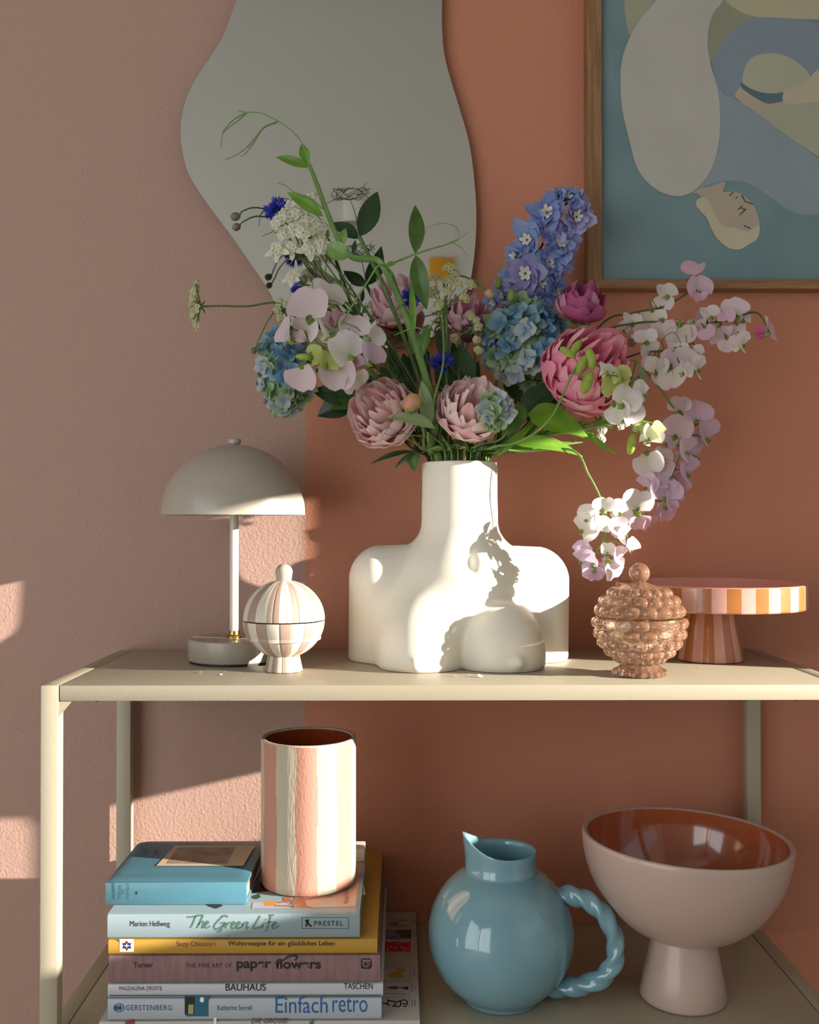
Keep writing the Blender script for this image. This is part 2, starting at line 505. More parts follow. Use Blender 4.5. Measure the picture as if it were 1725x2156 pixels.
prof_in = [((RS - .0014) * cos(a), zr + (zt_ - zr - .0014) * sin(a)) for a in [pi / 2 * i / 22 for i in range(23)]]
obj('lamp_shade', MB().lathe([(RS, zr - .0012)] + prof, 96).lathe([(RS - .0014, zr - .0012)] + prof_in, 96).lathe([(RS, zr - .0012), (RS - .0014, zr - .0012)], 96), m_lamp, lp, True)
obj('finial', MB().lathe([(.0048, zt_ - .002), (.0048, zt_ + .001), (.0072, zt_ + .0012), (.0074, zt_ + .0055), (.0066, zt_ + .0064), (0, zt_ + .0065)], 32), m_lamp, lp, True)

# ------------------------------------------------------------------ striped lidded jar
YJ = 1.060
jx = at(598, 1300, YJ).x
m_st1 = mat('stripe_cream', '#cfc5b3', 0.42, bump=0.12, bscale=500, bdist=.0005)
m_st2 = mat('stripe_taupe', '#a18a7a', 0.42, bump=0.12, bscale=500, bdist=.0005)
m_cer = mat('ceramic_taupe', '#a79b8f', 0.4)
jr = thing('lidded_jar', 'round ceramic jar with taupe and cream stripes and ball knob lid', 'jar', (jx, YJ, ZT))
NS = 20
def groove(n_st, depth, ph=0.0):
    def f(r, z, a):
        u = ((a + ph) / (2 * pi) * n_st) % 1.0
        d = min(u, 1 - u)
        return r - depth * exp(-(d / .05) ** 2) * min(1.0, r / .02)
    return f
def stripe_fn(n_seg, n_st):
    return lambda i, j: 1 if int((j + .5) / n_seg * n_st) % 2 else 0
NSEG = 240
RJ, zc = .0427, .0535
footp = [(0, .0004), (.0193, .0004), (.0198, .001), (.0178, .010), (.0166, .0165), (.014, .0175)]
obj('foot', MB().lathe(footp, NSEG, mifn=stripe_fn(NSEG, NS), rfn=groove(NS, .0004)), [m_st1, m_st2], jr, True)
bw = [(RJ * cos(a) * 1.0, zc + RJ * sin(a) * .93) for a in [lerp(-pi / 2 * .78, -.012, i / 24) for i in range(25)]]
obj('bowl', MB().lathe([(.004, bw[0][1] - .001)] + bw + [(RJ - .003, zc - .0006), (RJ - .004, zc - .02)], NSEG, mifn=stripe_fn(NSEG, NS), rfn=groove(NS, .0005)), [m_st1, m_st2], jr, True)
ld = [(RJ * 1.004 * cos(a), zc + .0008 + RJ * sin(a) * .97) for a in [lerp(0, pi / 2 * .93, i / 26) for i in range(27)]]
lid = obj('lid', MB().lathe([(RJ - .004, zc + .0006)] + ld + [(0, ld[-1][1] + .0006)], NSEG, mifn=stripe_fn(NSEG, NS), rfn=groove(NS, .0005, .157)), [m_st2, m_st1], jr, True)
kz = ld[-1][1] - .002
kn = MB().lathe([(.0078, kz), (.0080, kz + .003), (.0086, kz + .007)] + [(.0091 * cos(a), kz + .0105 + .0085 * sin(a)) for a in [lerp(-.2, pi / 2, i / 12) for i in range(13)]], 40)
put('knob', kn.mesh('knob', m_cer), lid, Matrix(), True)

# ------------------------------------------------------------------ cake stand
YC = 1.141
cx = at(1496, 1300, YC).x
m_oc = mat('stripe_ochre', '#b0703c', 0.25, '#a66633', 40, coat=0.4)
m_pk = mat('stripe_pink', '#d3a294', 0.25, '#cb998a', 40, coat=0.4)
m_rose = mat('glaze_rose', '#c98475', 0.2, coat=0.5)
ck = thing('cake_stand', 'striped ochre and pink ceramic cake stand on the upper shelf', 'cake stand', (cx, YC, ZT))
RP, z0, z1 = .1057, .0605, .0885
NC = 44
st = MB().lathe([(0, .0005), (.0355, .0005), (.0365, .0015), (.0330, .020), (.0290, .040), (.0255, .0600)], NSEG * 2 - 40, mifn=stripe_fn(440, 18))
obj('stem', st, [m_oc, m_pk], ck, True)
pl = MB().lathe([(RP - .006, z0), (RP - .001, z0 + .0006), (RP, z0 + .002), (RP, z1 - .0012)], 440, mifn=stripe_fn(440, NC))
obj('plate_band', pl, [m_oc, m_pk], ck, True)
pt = MB().lathe([(0, z0 - .0004), (RP - .006, z0 - .0002)], 96)
pt.lathe([(RP, z1 - .0012), (RP - .0006, z1 - .0002), (RP - .0022, z1), (RP - .0036, z1 - .0008), (RP - .0044, z1 - .004), (RP - .007, z1 - .012), (RP - .012, z1 - .0135), (0, z1 - .0135)], 96)
obj('plate_top', pt, m_rose, ck, True)

# ------------------------------------------------------------------ rose glass jar
YG = 1.029
gx = at(1347, 1300, YG).x
def glass_mat():
    m = bpy.data.materials.new('rose_glass'); m.use_nodes = True
    nt = m.node_tree; nt.nodes.clear()
    o = nt.nodes.new('ShaderNodeOutputMaterial')
    g = nt.nodes.new('ShaderNodeBsdfGlass'); g.inputs['Color'].default_value = (1.0, .93, .86, 1); g.inputs['Roughness'].default_value = 0.0; g.inputs['IOR'].default_value = 1.46
    tr = nt.nodes.new('ShaderNodeBsdfTransparent'); tr.inputs[0].default_value = (1.0, .92, .84, 1)
    gl = nt.nodes.new('ShaderNodeBsdfGlossy'); gl.inputs['Color'].default_value = (1, .93, .88, 1); gl.inputs['Roughness'].default_value = 0.08
    tl = nt.nodes.new('ShaderNodeBsdfTranslucent'); tl.inputs[0].default_value = (1, .60, .40, 1)
    fr_ = nt.nodes.new('ShaderNodeFresnel'); fr_.inputs[0].default_value = 1.6
    m1 = nt.nodes.new('ShaderNodeMixShader'); m1.inputs[0].default_value = .30
    m2 = nt.nodes.new('ShaderNodeMixShader'); m2.inputs[0].default_value = .20
    m3 = nt.nodes.new('ShaderNodeMixShader')
    nt.links.new(g.outputs[0], m1.inputs[1]); nt.links.new(tr.outputs[0], m1.inputs[2])
    nt.links.new(m1.outputs[0], m2.inputs[1]); df = nt.nodes.new('ShaderNodeBsdfDiffuse'); df.inputs[0].default_value = (1, .50, .28, 1)
    m4 = nt.nodes.new('ShaderNodeMixShader'); m4.inputs[0].default_value = .60
    nt.links.new(tl.outputs[0], m4.inputs[1]); nt.links.new(df.outputs[0], m4.inputs[2]); nt.links.new(m4.outputs[0], m2.inputs[2])
    nt.links.new(fr_.outputs[0], m3.inputs[0])
    nt.links.new(m2.outputs[0], m3.inputs[1]); nt.links.new(gl.outputs[0], m3.inputs[2])
    nt.links.new(m3.outputs[0], o.inputs[0])
    return m
m_gl = glass_mat()
gj = thing('glass_candy_jar', 'bubbled peach glass candy jar with ball knob lid beside the vase', 'glass jar', (gx, YG, ZT))
NB = 16
def bubbled(R, zc, sq, a0, a1, rows, h, flip0=0):
    """hobnail shell: latitude rows of round bumps, staggered"""
    mb = MB(); NT, NP = NB * 12, rows * 10
    rws = []
    for i in range(NP + 1):
        la = lerp(a0, a1, i / NP)
        row = []
        for j in range(NT):
            a = 2 * pi * j / NT
            fr_ = i / NP * rows
            best = 9
            for rr in (int(fr_), int(fr_) - 1, int(fr_) + 1):
                off = .5 * ((rr + flip0) % 2)
                u = (a / (2 * pi) * NB + off) % 1.0 - .5
                dd = sqrt((u * 1.0) ** 2 + ((fr_ - rr - .5) * .98) ** 2)
                best = min(best, dd)
            b = h * sqrt(max(0, 1 - (best / .54) ** 2))
            r = R + b
            row.append((r * cos(la) * cos(a), r * cos(la) * sin(a), zc + r * sq * sin(la)))
        rws.append(row)
    return mb.grid(rws, 0, True)
RG, zg = .0430, .0535
ob = bubbled(RG, zg, .94, -1.18, .13, 5, .0062)
ob.lathe([((RG - .003) * cos(a), zg + (RG - .003) * .94 * sin(a)) for a in [lerp(.13, -pi / 2 * .99, i / 16) for i in range(17)]], 64)
ob.lathe([(RG + .001, zg + RG * .94 * sin(.13)), (RG - .003, zg + (RG - .003) * .94 * sin(.13) + .0002)], 64)
obj('bowl', ob, m_gl, gj, True)
fo = MB().lathe([(0, .0005), (.0262, .0005), (.0275, .002), (.0268, .0055), (.0215, .0075), (.0175, .0125), (.0165, .0145)], 72,
                rfn=lambda r, z, a: r + (.0009 * cos(a * 22) if r > .02 else 0))
obj('foot', fo, m_gl, gj, True)
ol = bubbled(RG, zg + .0012, .90, .16, 1.02, 3, .0055, 1)
ol.lathe([(RG * cos(.16), zg + .0012 + RG * .9 * sin(.16)), ((RG - .003) * cos(.16), zg + .0012 + RG * .9 * sin(.16) - .0003)], 64)
ol.lathe([((RG - .003) * cos(a), zg + .001 + (RG - .003) * .90 * sin(a)) for a in [lerp(.16, pi / 2 * .99, i / 14) for i in range(15)]], 64)
zl = zg + .0012 + RG * .9 * sin(1.02)
ol.lathe([(RG * cos(1.02) + .002, zl), (.0175, zl + .0035), (.011, zl + .0055), (.0062, zl + .0075)], 64, rfn=lambda r, z, a: r + .0007 * cos(a * 14))
gl_ = obj('lid', ol, m_gl, gj, True)
put('knob', MB().ball((0, 0, zl + .0165), .0108, 20).mesh('knob', m_gl), gl_, Matrix(), True)

# ------------------------------------------------------------------ striped cylinder vase on the books
YV = 1.063
ZB = .5795
vx = at(650, 1700, YV).x
m_vc = mat('vase_stripe_cream', '#b5aa93', 0.7, bump=0.5, bscale=420, bdist=.0012, stretch=(1, 1, .18))
m_vr = mat('vase_stripe_rose', '#b47f6c', 0.7, bump=0.4, bscale=500, bdist=.0010, stretch=(1, 1, .4))
m_in = mat('glaze_rust_inside', '#8a3d1e', 0.18, coat=0.6)
cv = thing('cylinder_vase', 'tall cylinder vase hand painted in rose and cream stripes on the books', 'vase', (vx, YV, ZB))
RV, HV = .0494, .152
rnd = random.Random(4)
NVS = 12
wob = [rnd.uniform(-.12, .12) for _ in range(NVS + 1)]
def vstripe(i, j):
    u = (j + .5 - 259.8 + 360) / 25.714 + .035 * sin(i * .35 + int(j / 25.7) * 2.1)
    return int(u) % 2
prof = [(0, .0004), (RV - .003, .0004), (RV - .0008, .0012), (RV, .0035)] + [(RV, lerp(.0035, HV - .0015, i / 26)) for i in range(1, 27)]
obj('body', MB().lathe(prof, 360, mifn=vstripe, rfn=lambda r, z, a: r + (.00025 * sin(a * 6 * 2 + .75) if r > .04 else 0)), [m_vr, m_vc], cv, True)
obj('rim', MB().lathe([(RV, HV - .0015), (RV - .0004, HV - .0003), (RV - .0018, HV), (RV - .0034, HV - .0004), (RV - .004, HV - .002)], 96), m_vc, cv, True)
obj('inside_glaze', MB().lathe([(RV - .004, HV - .002), (RV - .0045, .01), (0, .006)], 96), m_in, cv, True)

# ------------------------------------------------------------------ jug
YU = 1.050
ux = at(1055, 1990, YU).x
m_jug = mat('blue_glaze', '#779fab', 0.10, '#7098a5', 18, 0.3, coat=0.6)
ju = thing('pitcher', 'glossy light blue ceramic pitcher with a twisted rope handle', 'pitcher', (ux, YU, ZL))
RU, zu = .0755, .0675
pr = [(0, .0006), (.036, .0006), (.039, .0012)]
for i in range(34):
    a = lerp(-1.02, 1.045, i / 33)
    pr.append((RU * cos(a), zu + RU * sin(a) * (.98 if a < 0 else .985)))
def spout(r, z, a):
    k = max(0.0, (z - .136) / .03)
    d = exp(-((((a - pi * 1.02 + pi) % (2 * pi)) - pi) / .75) ** 2)
    return r + .0060 * d * k
neck = [(.0385, .1330), (.0368, .1360), (.0362, .142), (.0363, .1475), (.0368, .1520)]
jb = MB().lathe(pr, 96)
def jrow(r, z, inn=0.0):
    row = []
    for j in range(96):
        a = 2 * pi * j / 96
        d = exp(-((((a - pi * 1.02 + pi) % (2 * pi)) - pi) / .85) ** 2)
        k = max(0.0, (z - .133) / .019)
        rr = spout(r, z, a) - inn
        row.append((rr * cos(a), rr * sin(a), z + .016 * d * k * k))
    return row
rows = [[(x, y, z) for (x, y, z) in jrow(r, z)] for r, z in [(pr[-1][0], pr[-1][1])] + neck]
rows.append(jrow(.0365, .1532)); rows.append(jrow(.0352, .1530))
rows += [jrow(.0340, .151), jrow(.0334, .142), jrow(.0335, .132)]
rows += [[(.06 * cos(2 * pi * j / 96), .06 * sin(2 * pi * j / 96), .09) for j in range(96)], [(.03 * cos(2 * pi * j / 96), .03 * sin(2 * pi * j / 96), .01) for j in range(96)]]
jb.grid(rows, 0, True)
obj('body', jb, m_jug, ju, True, angle=60)
HPX = ((1140, 1884), (1170, 1888), (1205, 1886), (1245, 1901), (1278, 1935), (1296, 1985), (1291, 2030), (1262, 2062), (1215, 2076), (1170, 2078), (1130, 2070))
hp = [at(x, y, YU - .026 * min(1, max(0, (x - 1150) / 130))) for x, y in HPX]
hc = catmull(hp, 14)
obj('handle', MB().tube(hc, [.0088 + .003 * abs(i / len(hc) - .5) for i in range(len(hc))], 24, twist=lambda a, i: 1 + .11 * cos(3 * a - i * .46)), m_jug, ju, angle=None)

# ------------------------------------------------------------------ footed bowl
YB = 1.050
bx = at(1438, 1900, YB).x
m_bo = mat('bowl_outer_cream', '#b8a094', 0.32, coat=0.15)
m_bi = mat('bowl_inner_rust', '#b4603a', 0.12, '#a85634', 14, 0.3, coat=0.7)
TILT = Matrix.Rotation(math.radians(2.0), 4, 'Y')
fb_ = thing('footed_bowl', 'large footed ceramic bowl, cream outside with rust glaze inside', 'bowl', (bx, YB, ZL))
ftp = [(0, .0005), (.042, .0005), (.0436, .0015), (.0442, .004), (.0405, .025), (.0365, .045), (.0330, .062), (.030, .078)]
obj('foot', MB().lathe(ftp, 96), m_bo, fb_, True, angle=None)
RBo, zb0, zb1 = .1070, .0600, .1660
def bprof(o, n=30):
    r = []
    for i in range(n + 1):
        u = i / n
        a = u * pi / 2
        r.append(((RBo - o) * sin(a) ** .86, zb0 + o + (zb1 - zb0 - o) * (1 - cos(a) ** 1.12)))
    return r
TB = Matrix.Translation((0, 0, zb0)) @ TILT @ Matrix.Translation((0, 0, -zb0))
op = bprof(0); ip = bprof(.0055)
put('bowl_outside', MB().lathe(op + [(RBo - .0005, zb1 + .0012), (RBo - .0025, zb1 + .002), (RBo - .0046, zb1 + .001), (RBo - .0055, zb1)], 128).mesh('bowl_outside', m_bo, True), fb_, TB, True)
put('bowl_inside', MB().lathe(ip, 128).mesh('bowl_inside', m_bi, True), fb_, TB, True)
# ------------------------------------------------------------------ bust shaped vase
YT = 1.120
tx = at(966, 1200, 1.14).x
def sdf_vase(x, y, z):
    """signed distance style field of the torso vase (arrays), base centre at the origin, front = -y"""
    def ell(cx, cy, cz, rx, ry, rz):
        k0 = np.sqrt(((x - cx) / rx) ** 2 + ((y - cy) / ry) ** 2 + ((z - cz) / rz) ** 2)
        k1 = np.sqrt(((x - cx) / rx ** 2) ** 2 + ((y - cy) / ry ** 2) ** 2 + ((z - cz) / rz ** 2) ** 2) + 1e-9
        return k0 * (k0 - 1) / k1
    def cap(a, b, r, sy=1.0):
        a = np.array(a); b = np.array(b)
        d = b - a
        px, py, pz = x - a[0], (y - a[1]) / sy, z - a[2]
        h = np.clip((px * d[0] + py * d[1] + pz * d[2]) / (d @ d), 0, 1)
        return np.sqrt((px - h * d[0]) ** 2 + (py - h * d[1]) ** 2 + (pz - h * d[2]) ** 2) - r
    def smin(a, b, k):
        h = np.clip(.5 + .5 * (b - a) / k, 0, 1)
        return b * (1 - h) + a * h - k * h * (1 - h)
    # slab torso with rounded shoulders and short arms
    arms = np.minimum(cap((-.0885, .036, -.03), (-.0860, .010, .0920), .0375), cap((.0885, .036, -.03), (.0860, .012, .0900), .0375))
    bar = cap((-.085, .028, .095), (.085, .028, .093), .0345)
    slab = cap((-.060, .032, .04), (.060, .032, .04), .050, .8)
    body = smin(smin(arms, bar, .010), slab, .012)
    neck = np.sqrt(x ** 2 + (y / .98) ** 2) - (.0418 + .0008 * np.clip((.19 - z) / .04, 0, 1))
    neck = np.maximum(neck, .105 - z)
    body = smin(body, neck, .034)
    chest = ell(.002, -.002, .084, .068, .054, .062)
    body = smin(body, chest, .020)
    lb = ell(-.0440, -.0310, .012, .0470, .0490, .0640)
    rb = ell(.0440, -.0310, .012, .0470, .0490, .0620)
    body = smin(body, lb, .030)
    body = smin(body, rb, .009)
    nip = np.minimum(ell(-.050, -.0765, .0090, .0062, .0085, .0062), ell(.056, -.0755, .0110, .0062, .0085, .0062))
    body = smin(body, nip, .006)
    # hollow between the collar bones and the breast bone line
    notch = ell(.008, -.0540, .115, .0042, .012, .010)
    body = -smin(-body, notch, .016)
    return body
HVZ = .2227
zs = np.concatenate([np.linspace(0.0006, .03, 22), np.linspace(.0315, .16, 90)[0:], np.linspace(.163, HVZ - .0012, 16)])
NT = 300
th = np.linspace(0, 2 * pi, NT, endpoint=False)
TH, ZZ = np.meshgrid(th, zs)
rs = np.linspace(.19, 0.005, 260)
best = np.full(TH.shape, .005)
found = np.zeros(TH.shape, bool)
prev = np.full(TH.shape, .19)
for r in rs:
    d = sdf_vase(r * np.cos(TH), r * np.sin(TH), ZZ)
    hit = (d < 0) & ~found
    best[hit] = r
    found |= hit
lo_, hi_ = best.copy(), best + (rs[0] - rs[1]) * 1.0001
for _ in range(14):
    mid = (lo_ + hi_) / 2
    d = sdf_vase(mid * np.cos(TH), mid * np.sin(TH), ZZ)
    ins = d < 0
    lo_ = np.where(ins, mid, lo_); hi_ = np.where(ins, hi_, mid)
RR = lo_
for _ in range(2):      # ease the stair steps where the ray grazes a crease
    RR = RR * .6 + .2 * (np.roll(RR, 1, 1) + np.roll(RR, -1, 1))
inset = np.interp(zs, [0, .004], [.0016, 0])
m_bust = mat('matt_white_ceramic', '#e2dccd', 0.48, bump=0.10, bscale=350, bdist=.0004)
bv = thing('bust_vase', 'matt white torso shaped ceramic vase holding the bouquet', 'vase', (tx, YT, ZT))
rows = [[(float((RR[i, j] - inset[i]) * cos(th[j])), float((RR[i, j] - inset[i]) * sin(th[j])), float(zs[i])) for j in range(NT)] for i in range(len(zs))]
vb = MB()
vb.grid(rows, 0, True)
rt = RR[-1]
def ringr(off, z): return [(float((rt[j] - off) * cos(th[j])), float((rt[j] - off) * sin(th[j])), z) for j in range(NT)]
vb.grid([rows[-1], ringr(.0006, HVZ - .0003), ringr(.0018, HVZ), ringr(.0034, HVZ - .0003), ringr(.0042, HVZ - .002), ringr(.0045, .10)], 0, True)
vb.cap(ringr(.0045, .10), 0)
vb.cap(rows[0], 0, True)
obj('body', vb, m_bust, bv, True, angle=70)

# ------------------------------------------------------------------ lettering
def text_mesh(s, x0, x1, y0, y1, Y=None, z=None, m_=None, parent=None, bold=0.0, shear=0.0, name='lettering', spacing=1.0, rot=0):
    """string fitted to a pixel box of the photograph: on an upright plane at Y, or lying on the plane z"""
    c = bpy.data.curves.new('t', 'FONT')
    c.body = s; c.size = 1.0; c.offset = bold; c.shear = shear; c.space_character = spacing
    o = bpy.data.objects.new('t', c)
    COL.objects.link(o)
    dg = bpy.context.evaluated_depsgraph_get()
    me = bpy.data.meshes.new_from_object(o.evaluated_get(dg))
    bpy.data.objects.remove(o); bpy.data.curves.remove(c)
    n = len(me.vertices)
    co = np.zeros(n * 3); me.vertices.foreach_get('co', co); co = co.reshape(-1, 3)
    if rot == 90: co = np.stack([-co[:, 1], co[:, 0], co[:, 2]], 1)
    if rot == -90: co = np.stack([co[:, 1], -co[:, 0], co[:, 2]], 1)
    mn, mx_ = co.min(0), co.max(0)
    P = (lambda a, b: at(a, b, Y)) if Y else (lambda a, b: atz(a, b, z))
    out = []
    for p in co:
        u = (p[0] - mn[0]) / (mx_[0] - mn[0]); v = (p[1] - mn[1]) / (mx_[1] - mn[1])
        out.append(P(lerp(x0, x1, u), lerp(y1, y0, v)))
    me.vertices.foreach_set('co', np.array(out).ravel())
    me.materials.clear(); me.materials.append(m_)
    me.name = name; me.update()
    return put(name, me, parent)

def stroke(pts, r, Y, m_, parent, name='lettering', k=6, off=.0):
    """flat-ish ink stroke through pixel points on an upright plane"""
    b = MB()
    for st in pts:
        q = catmull([at(x, y, Y) for x, y in st], k)
        q = [Vector((p.x, p.y, p.z)) for p in q]
        rows = []
        for i, p in enumerate(q):
            t_ = (q[min(i + 1, len(q) - 1)] - q[max(i - 1, 0)]).normalized()
            nn = Vector((-t_.z, 0, t_.x)) * r
            rows.append([p + nn, p - nn])
        b.grid(rows)
    return obj(name, b, m_, parent, smooth=False)

def flat(pts, m_, parent, name, Y=None, z=None):
    P = (lambda a, b: at(a, b, Y)) if Y else (lambda a, b: atz(a, b, z))
    b = MB(); b.cap([P(x, y) for x, y in pts])
    return obj(name, b, m_, parent, smooth=False)

# ------------------------------------------------------------------ the book stack
YS = .975
m_page = mat('page_edges', '#d8cfba', 0.85, '#bdb298', 900, 0.6, stretch=(.02, .02, 1))
def book(name, label, px0, px1, z0, z1, yb, cover, y0=YS, board=.0022, dx=0.0):
    X0, X1 = at(px0, 1100, y0).x, at(px1, 1100, y0).x
    t = thing(name, label, 'book', ((X0 + X1) / 2, (y0 + yb) / 2, z0))
    g = .0002
    b = MB()
    prof = [(yb, z0 + g), (y0 + .004, z0 + g), (y0 + .0012, z0 + .001), (y0, z0 + .003), (y0, z1 - .003), (y0 + .0012, z1 - .001), (y0 + .004, z1 - g), (yb, z1 - g)]
    inn = [(yb, z1 - board), (y0 + .005, z1 - board), (y0 + .0035, z1 - board - .002), (y0 + .0035, z0 + board + .002), (y0 + .005, z0 + board), (yb, z0 + board)]
    loop = prof + inn
    b.grid([[(X0, y, z) for y, z in loop], [(X1, y, z) for y, z in loop]], 0, True)
    b.cap([(X0, y, z) for y, z in loop], 0, True); b.cap([(X1, y, z) for y, z in loop], 0)
    obj('cover', b, cover, t, smooth=True, angle=40)
    obj('page_block', MB().box(X0 + .0025, X1 - .0025, y0 + .003, yb - .003, z0 + board * .9, z1 - board * .9), m_page, t, smooth=False)
    return t
TY = YS - .00025
ink = mat('print_black', '#1c1a1a', 0.6)
# bottom book
bk = book('wide_book', 'large pale book with a picture grid cover at the bottom of the stack', 212, 884, ZL, .4767, 1.244, mat('cover_offwhite', (176, 172, 164), 0.5, coat=.2), board=.0018)
text_mesh('DIE GROSSE', 529, 607, 2143.5, 2154.5, Y=TY, m_=mat('print_grey', '#4a4a48', 0.6), parent=bk, shear=.2)
flat([(262, 2156), (266, 2150), (273, 2147), (280, 2148), (283, 2156)], mat('print_red', '#8c2a2c', 0.6), bk, 'spine_emblem', Y=TY)
flat([(450, 2143), (456, 2143), (456, 2160), (450, 2160)], mat('print_white', '#e6e4dd', 0.6), bk, 'spine_stripe', Y=TY)
flat([(650, 2158), (652, 2152), (657, 2147), (661, 2149), (660, 2158)], mat('print_leaf', '#3f7a44', 0.6), bk, 'spine_emblem', Y=TY)
ztop = .4767 + .00005
def gp(u, v):      # cover print coordinates: crop (780..900, 1880..2120) at 1078 x 2156
    return (780 + u * .11132, 1880 + v * .11132)
def on_cover(p):   # the print ends a little before the far edge of the cover
    p.y = YS + (p.y - YS) * .835
    return p
def fz(pts, m_, nm='cover_print', dz=0.0):
    b = MB(); b.cap([on_cover(atz(*gp(u, v), ztop + dz)) for u, v in pts])
    return obj(nm, b, m_, bk, smooth=False)
ml_ = mat('print_line', '#8f8474', 0.7)
for v in (190, 372, 945, 1180, 1232, 1490, 1548, 1820, 1888):
    fz([(265, v), (760, v), (760, v + 7), (265, v + 7)], ml_, 'cover_line')
fz([(772, 190), (779, 190), (740, 2150), (732, 2150)], ml_, 'cover_line')
fz([(315, 424), (765, 424), (762, 625), (303, 622)], mat('print_violet', '#6d5f7c', 0.6, '#8d7f92', 60), 'cover_picture')
fz([(460, 450), (600, 440), (760, 430), (762, 615), (640, 600), (570, 600), (600, 530), (480, 490)], mat('print_olive', '#4c4632', 0.6, '#3a2c22', 120), 'cover_picture', .00004)
fz([(295, 678), (758, 678), (752, 888), (280, 886)], mat('print_red_pattern', '#b4141c', 0.6, '#c0262e', 160), 'cover_picture')
rr_ = random.Random(8)
for k in range(16):
    u, v = rr_.uniform(310, 735), rr_.choice([690, 730, 790, 800, 830, 870]) + rr_.uniform(-8, 8)
    fz([(u - 26, v - 5), (u, v + 7), (u + 26, v - 6), (u + 4, v - 9)], mat('print_white', '#e6e4dd', 0.6), 'cover_picture', .00004)
sx = [(480, 1255), (560, 1250), (640, 1256), (672, 1285), (650, 1315), (580, 1345), (620, 1400), (632, 1440), (560, 1468), (440, 1465), (350, 1435), (332, 1400), (380, 1355), (495, 1325), (500, 1300)]
fz(sx, mat('print_yellow', '#b08a1e', 0.6), 'cover_picture')
fz([(300, 1680), (380, 1655), (500, 1645), (545, 1680), (500, 1712), (400, 1705)], mat('print_plum', '#6e3a4a', 0.6), 'cover_picture')
fz([(545, 1680), (715, 1640), (722, 1660), (580, 1690), (722, 1710), (712, 1725)], mat('print_grey', '#4a4a48', 0.6), 'cover_picture')
for (a, b_) in (((540, 230), (720, 345)), ((360, 280), (540, 335))):
    for w in (0, 1):
        fz([(a[0], a[1] + w * (b_[1] - a[1])), (b_[0], a[1] + w * (b_[1] - a[1])), (b_[0], a[1] + w * (b_[1] - a[1]) + 9), (a[0], a[1] + w * (b_[1] - a[1]) + 9)], ink, 'cover_picture')
for k in range(5):
    fz([(365 + k * 36, 335), (380 + k * 36, 335), (398 + k * 36, 282), (385 + k * 36, 282)], ink, 'cover_picture', .00004)
for st in ([(320, 1950), (400, 1975), (470, 1990), (475, 2050), (420, 2095)], [(500, 1990), (560, 1985), (580, 2050), (540, 2100), (460, 2090)], [(560, 1975), (640, 1950), (690, 1985), (700, 2060)],
           [(230, 2030), (310, 2030), (360, 2075)], [(320, 2030), (350, 1975)], [(610, 2040), (700, 2045)], [(620, 2090), (690, 2095)]):
    q = catmull([Vector((u, v, 0)) for u, v in st], 5)
    b = MB(); rows = []
    for i, p in enumerate(q):
        d = (q[min(i + 1, len(q) - 1)] - q[max(i - 1, 0)]).normalized()
        nn = Vector((-d.y, d.x, 0)) * 13
        rows.append([on_cover(atz(*gp(*(p + nn)[:2]), ztop)), on_cover(atz(*gp(*(p - nn)[:2]), ztop))])
    obj('cover_picture', b.grid(rows), ink, bk, smooth=False)
for v0, v1, u in ((215, 345, 800), (245, 310, 845), (460, 585, 795), (450, 590, 845), (720, 840, 820), (1285, 1435, 815), (1610, 1760, 785), (1650, 1720, 838), (1945, 2110, 780), (1950, 2095, 835)):
    k = 0; v = v0
    while v < v1:
        fz([(u, v), (u + 17, v), (u + 17, v + 9), (u, v + 9)], mat('print_grey', '#4a4a48', 0.6), 'cover_line'); v += 17

# second from bottom
bk = book('retro_book', 'pale blue white book with blue title and teal picture strip on its spine', 230, 804, .4767, .4985, 1.228, mat('cover_ice', (168, 176, 184), 0.45, coat=.25))
flat([(231, 2094.8), (803, 2094.3), (803, 2096.6), (231, 2097.5)], mat('print_teal', '#1f5f78', 0.5), bk, 'spine_stripe', Y=TY)
text_mesh('GERSTENBERG', 265, 362, 2116, 2127, Y=TY, m_=mat('print_navy', '#24486e', 0.6), parent=bk, spacing=1.1)
flat([(389, 2097), (439, 2097), (439, 2140), (391, 2140)], mat('print_teal', '#1f5f78', 0.5), bk, 'spine_picture', Y=TY)
flat([(389, 2098), (410, 2098), (409, 2136), (389, 2136)], mat('print_black', '#1c1a1a'), bk, 'spine_picture', Y=TY - .0001)
flat([(397, 2115), (408, 2115), (407, 2135), (396, 2135)], mat('print_sand', '#9a9a63', 0.6), bk, 'spine_picture', Y=TY - .0002)
flat([(424, 2099), (429, 2101), (430, 2106), (427, 2111), (421, 2109), (421, 2103)], mat('print_white', '#e6e4dd'), bk, 'spine_picture', Y=TY - .0002)
text_mesh('Katherine Sorrell', 458, 530, 2116, 2127, Y=TY, m_=mat('print_navy', '#24486e', 0.6), parent=bk)
text_mesh('Einfach', 580, 690, 2098, 2133, Y=TY, m_=mat('print_blue', '#1d5a94', 0.6), parent=bk)
text_mesh('retro', 700, 774, 2101, 2131, Y=TY, m_=mat('print_blue', '#1d5a94', 0.6), parent=bk)
ring = [(250.5 + 10.5 * cos(a), 2122 + 8.5 * sin(a)) for a in [2 * pi * i / 20 for i in range(21)]]
stroke([ring], .0004, TY, mat('print_navy', '#24486e'), bk, 'spine_emblem', 2)
for k in range(3):
    stroke([[(245 + k * 5, 2117), (242 + k * 5, 2122), (245 + k * 5, 2127)]], .0007, TY, mat('print_navy', '#24486e'), bk, 'spine_emblem')
stroke([[(243, 2122), (259, 2122)]], .0005, TY, mat('print_navy', '#24486e'), bk, 'spine_emblem')
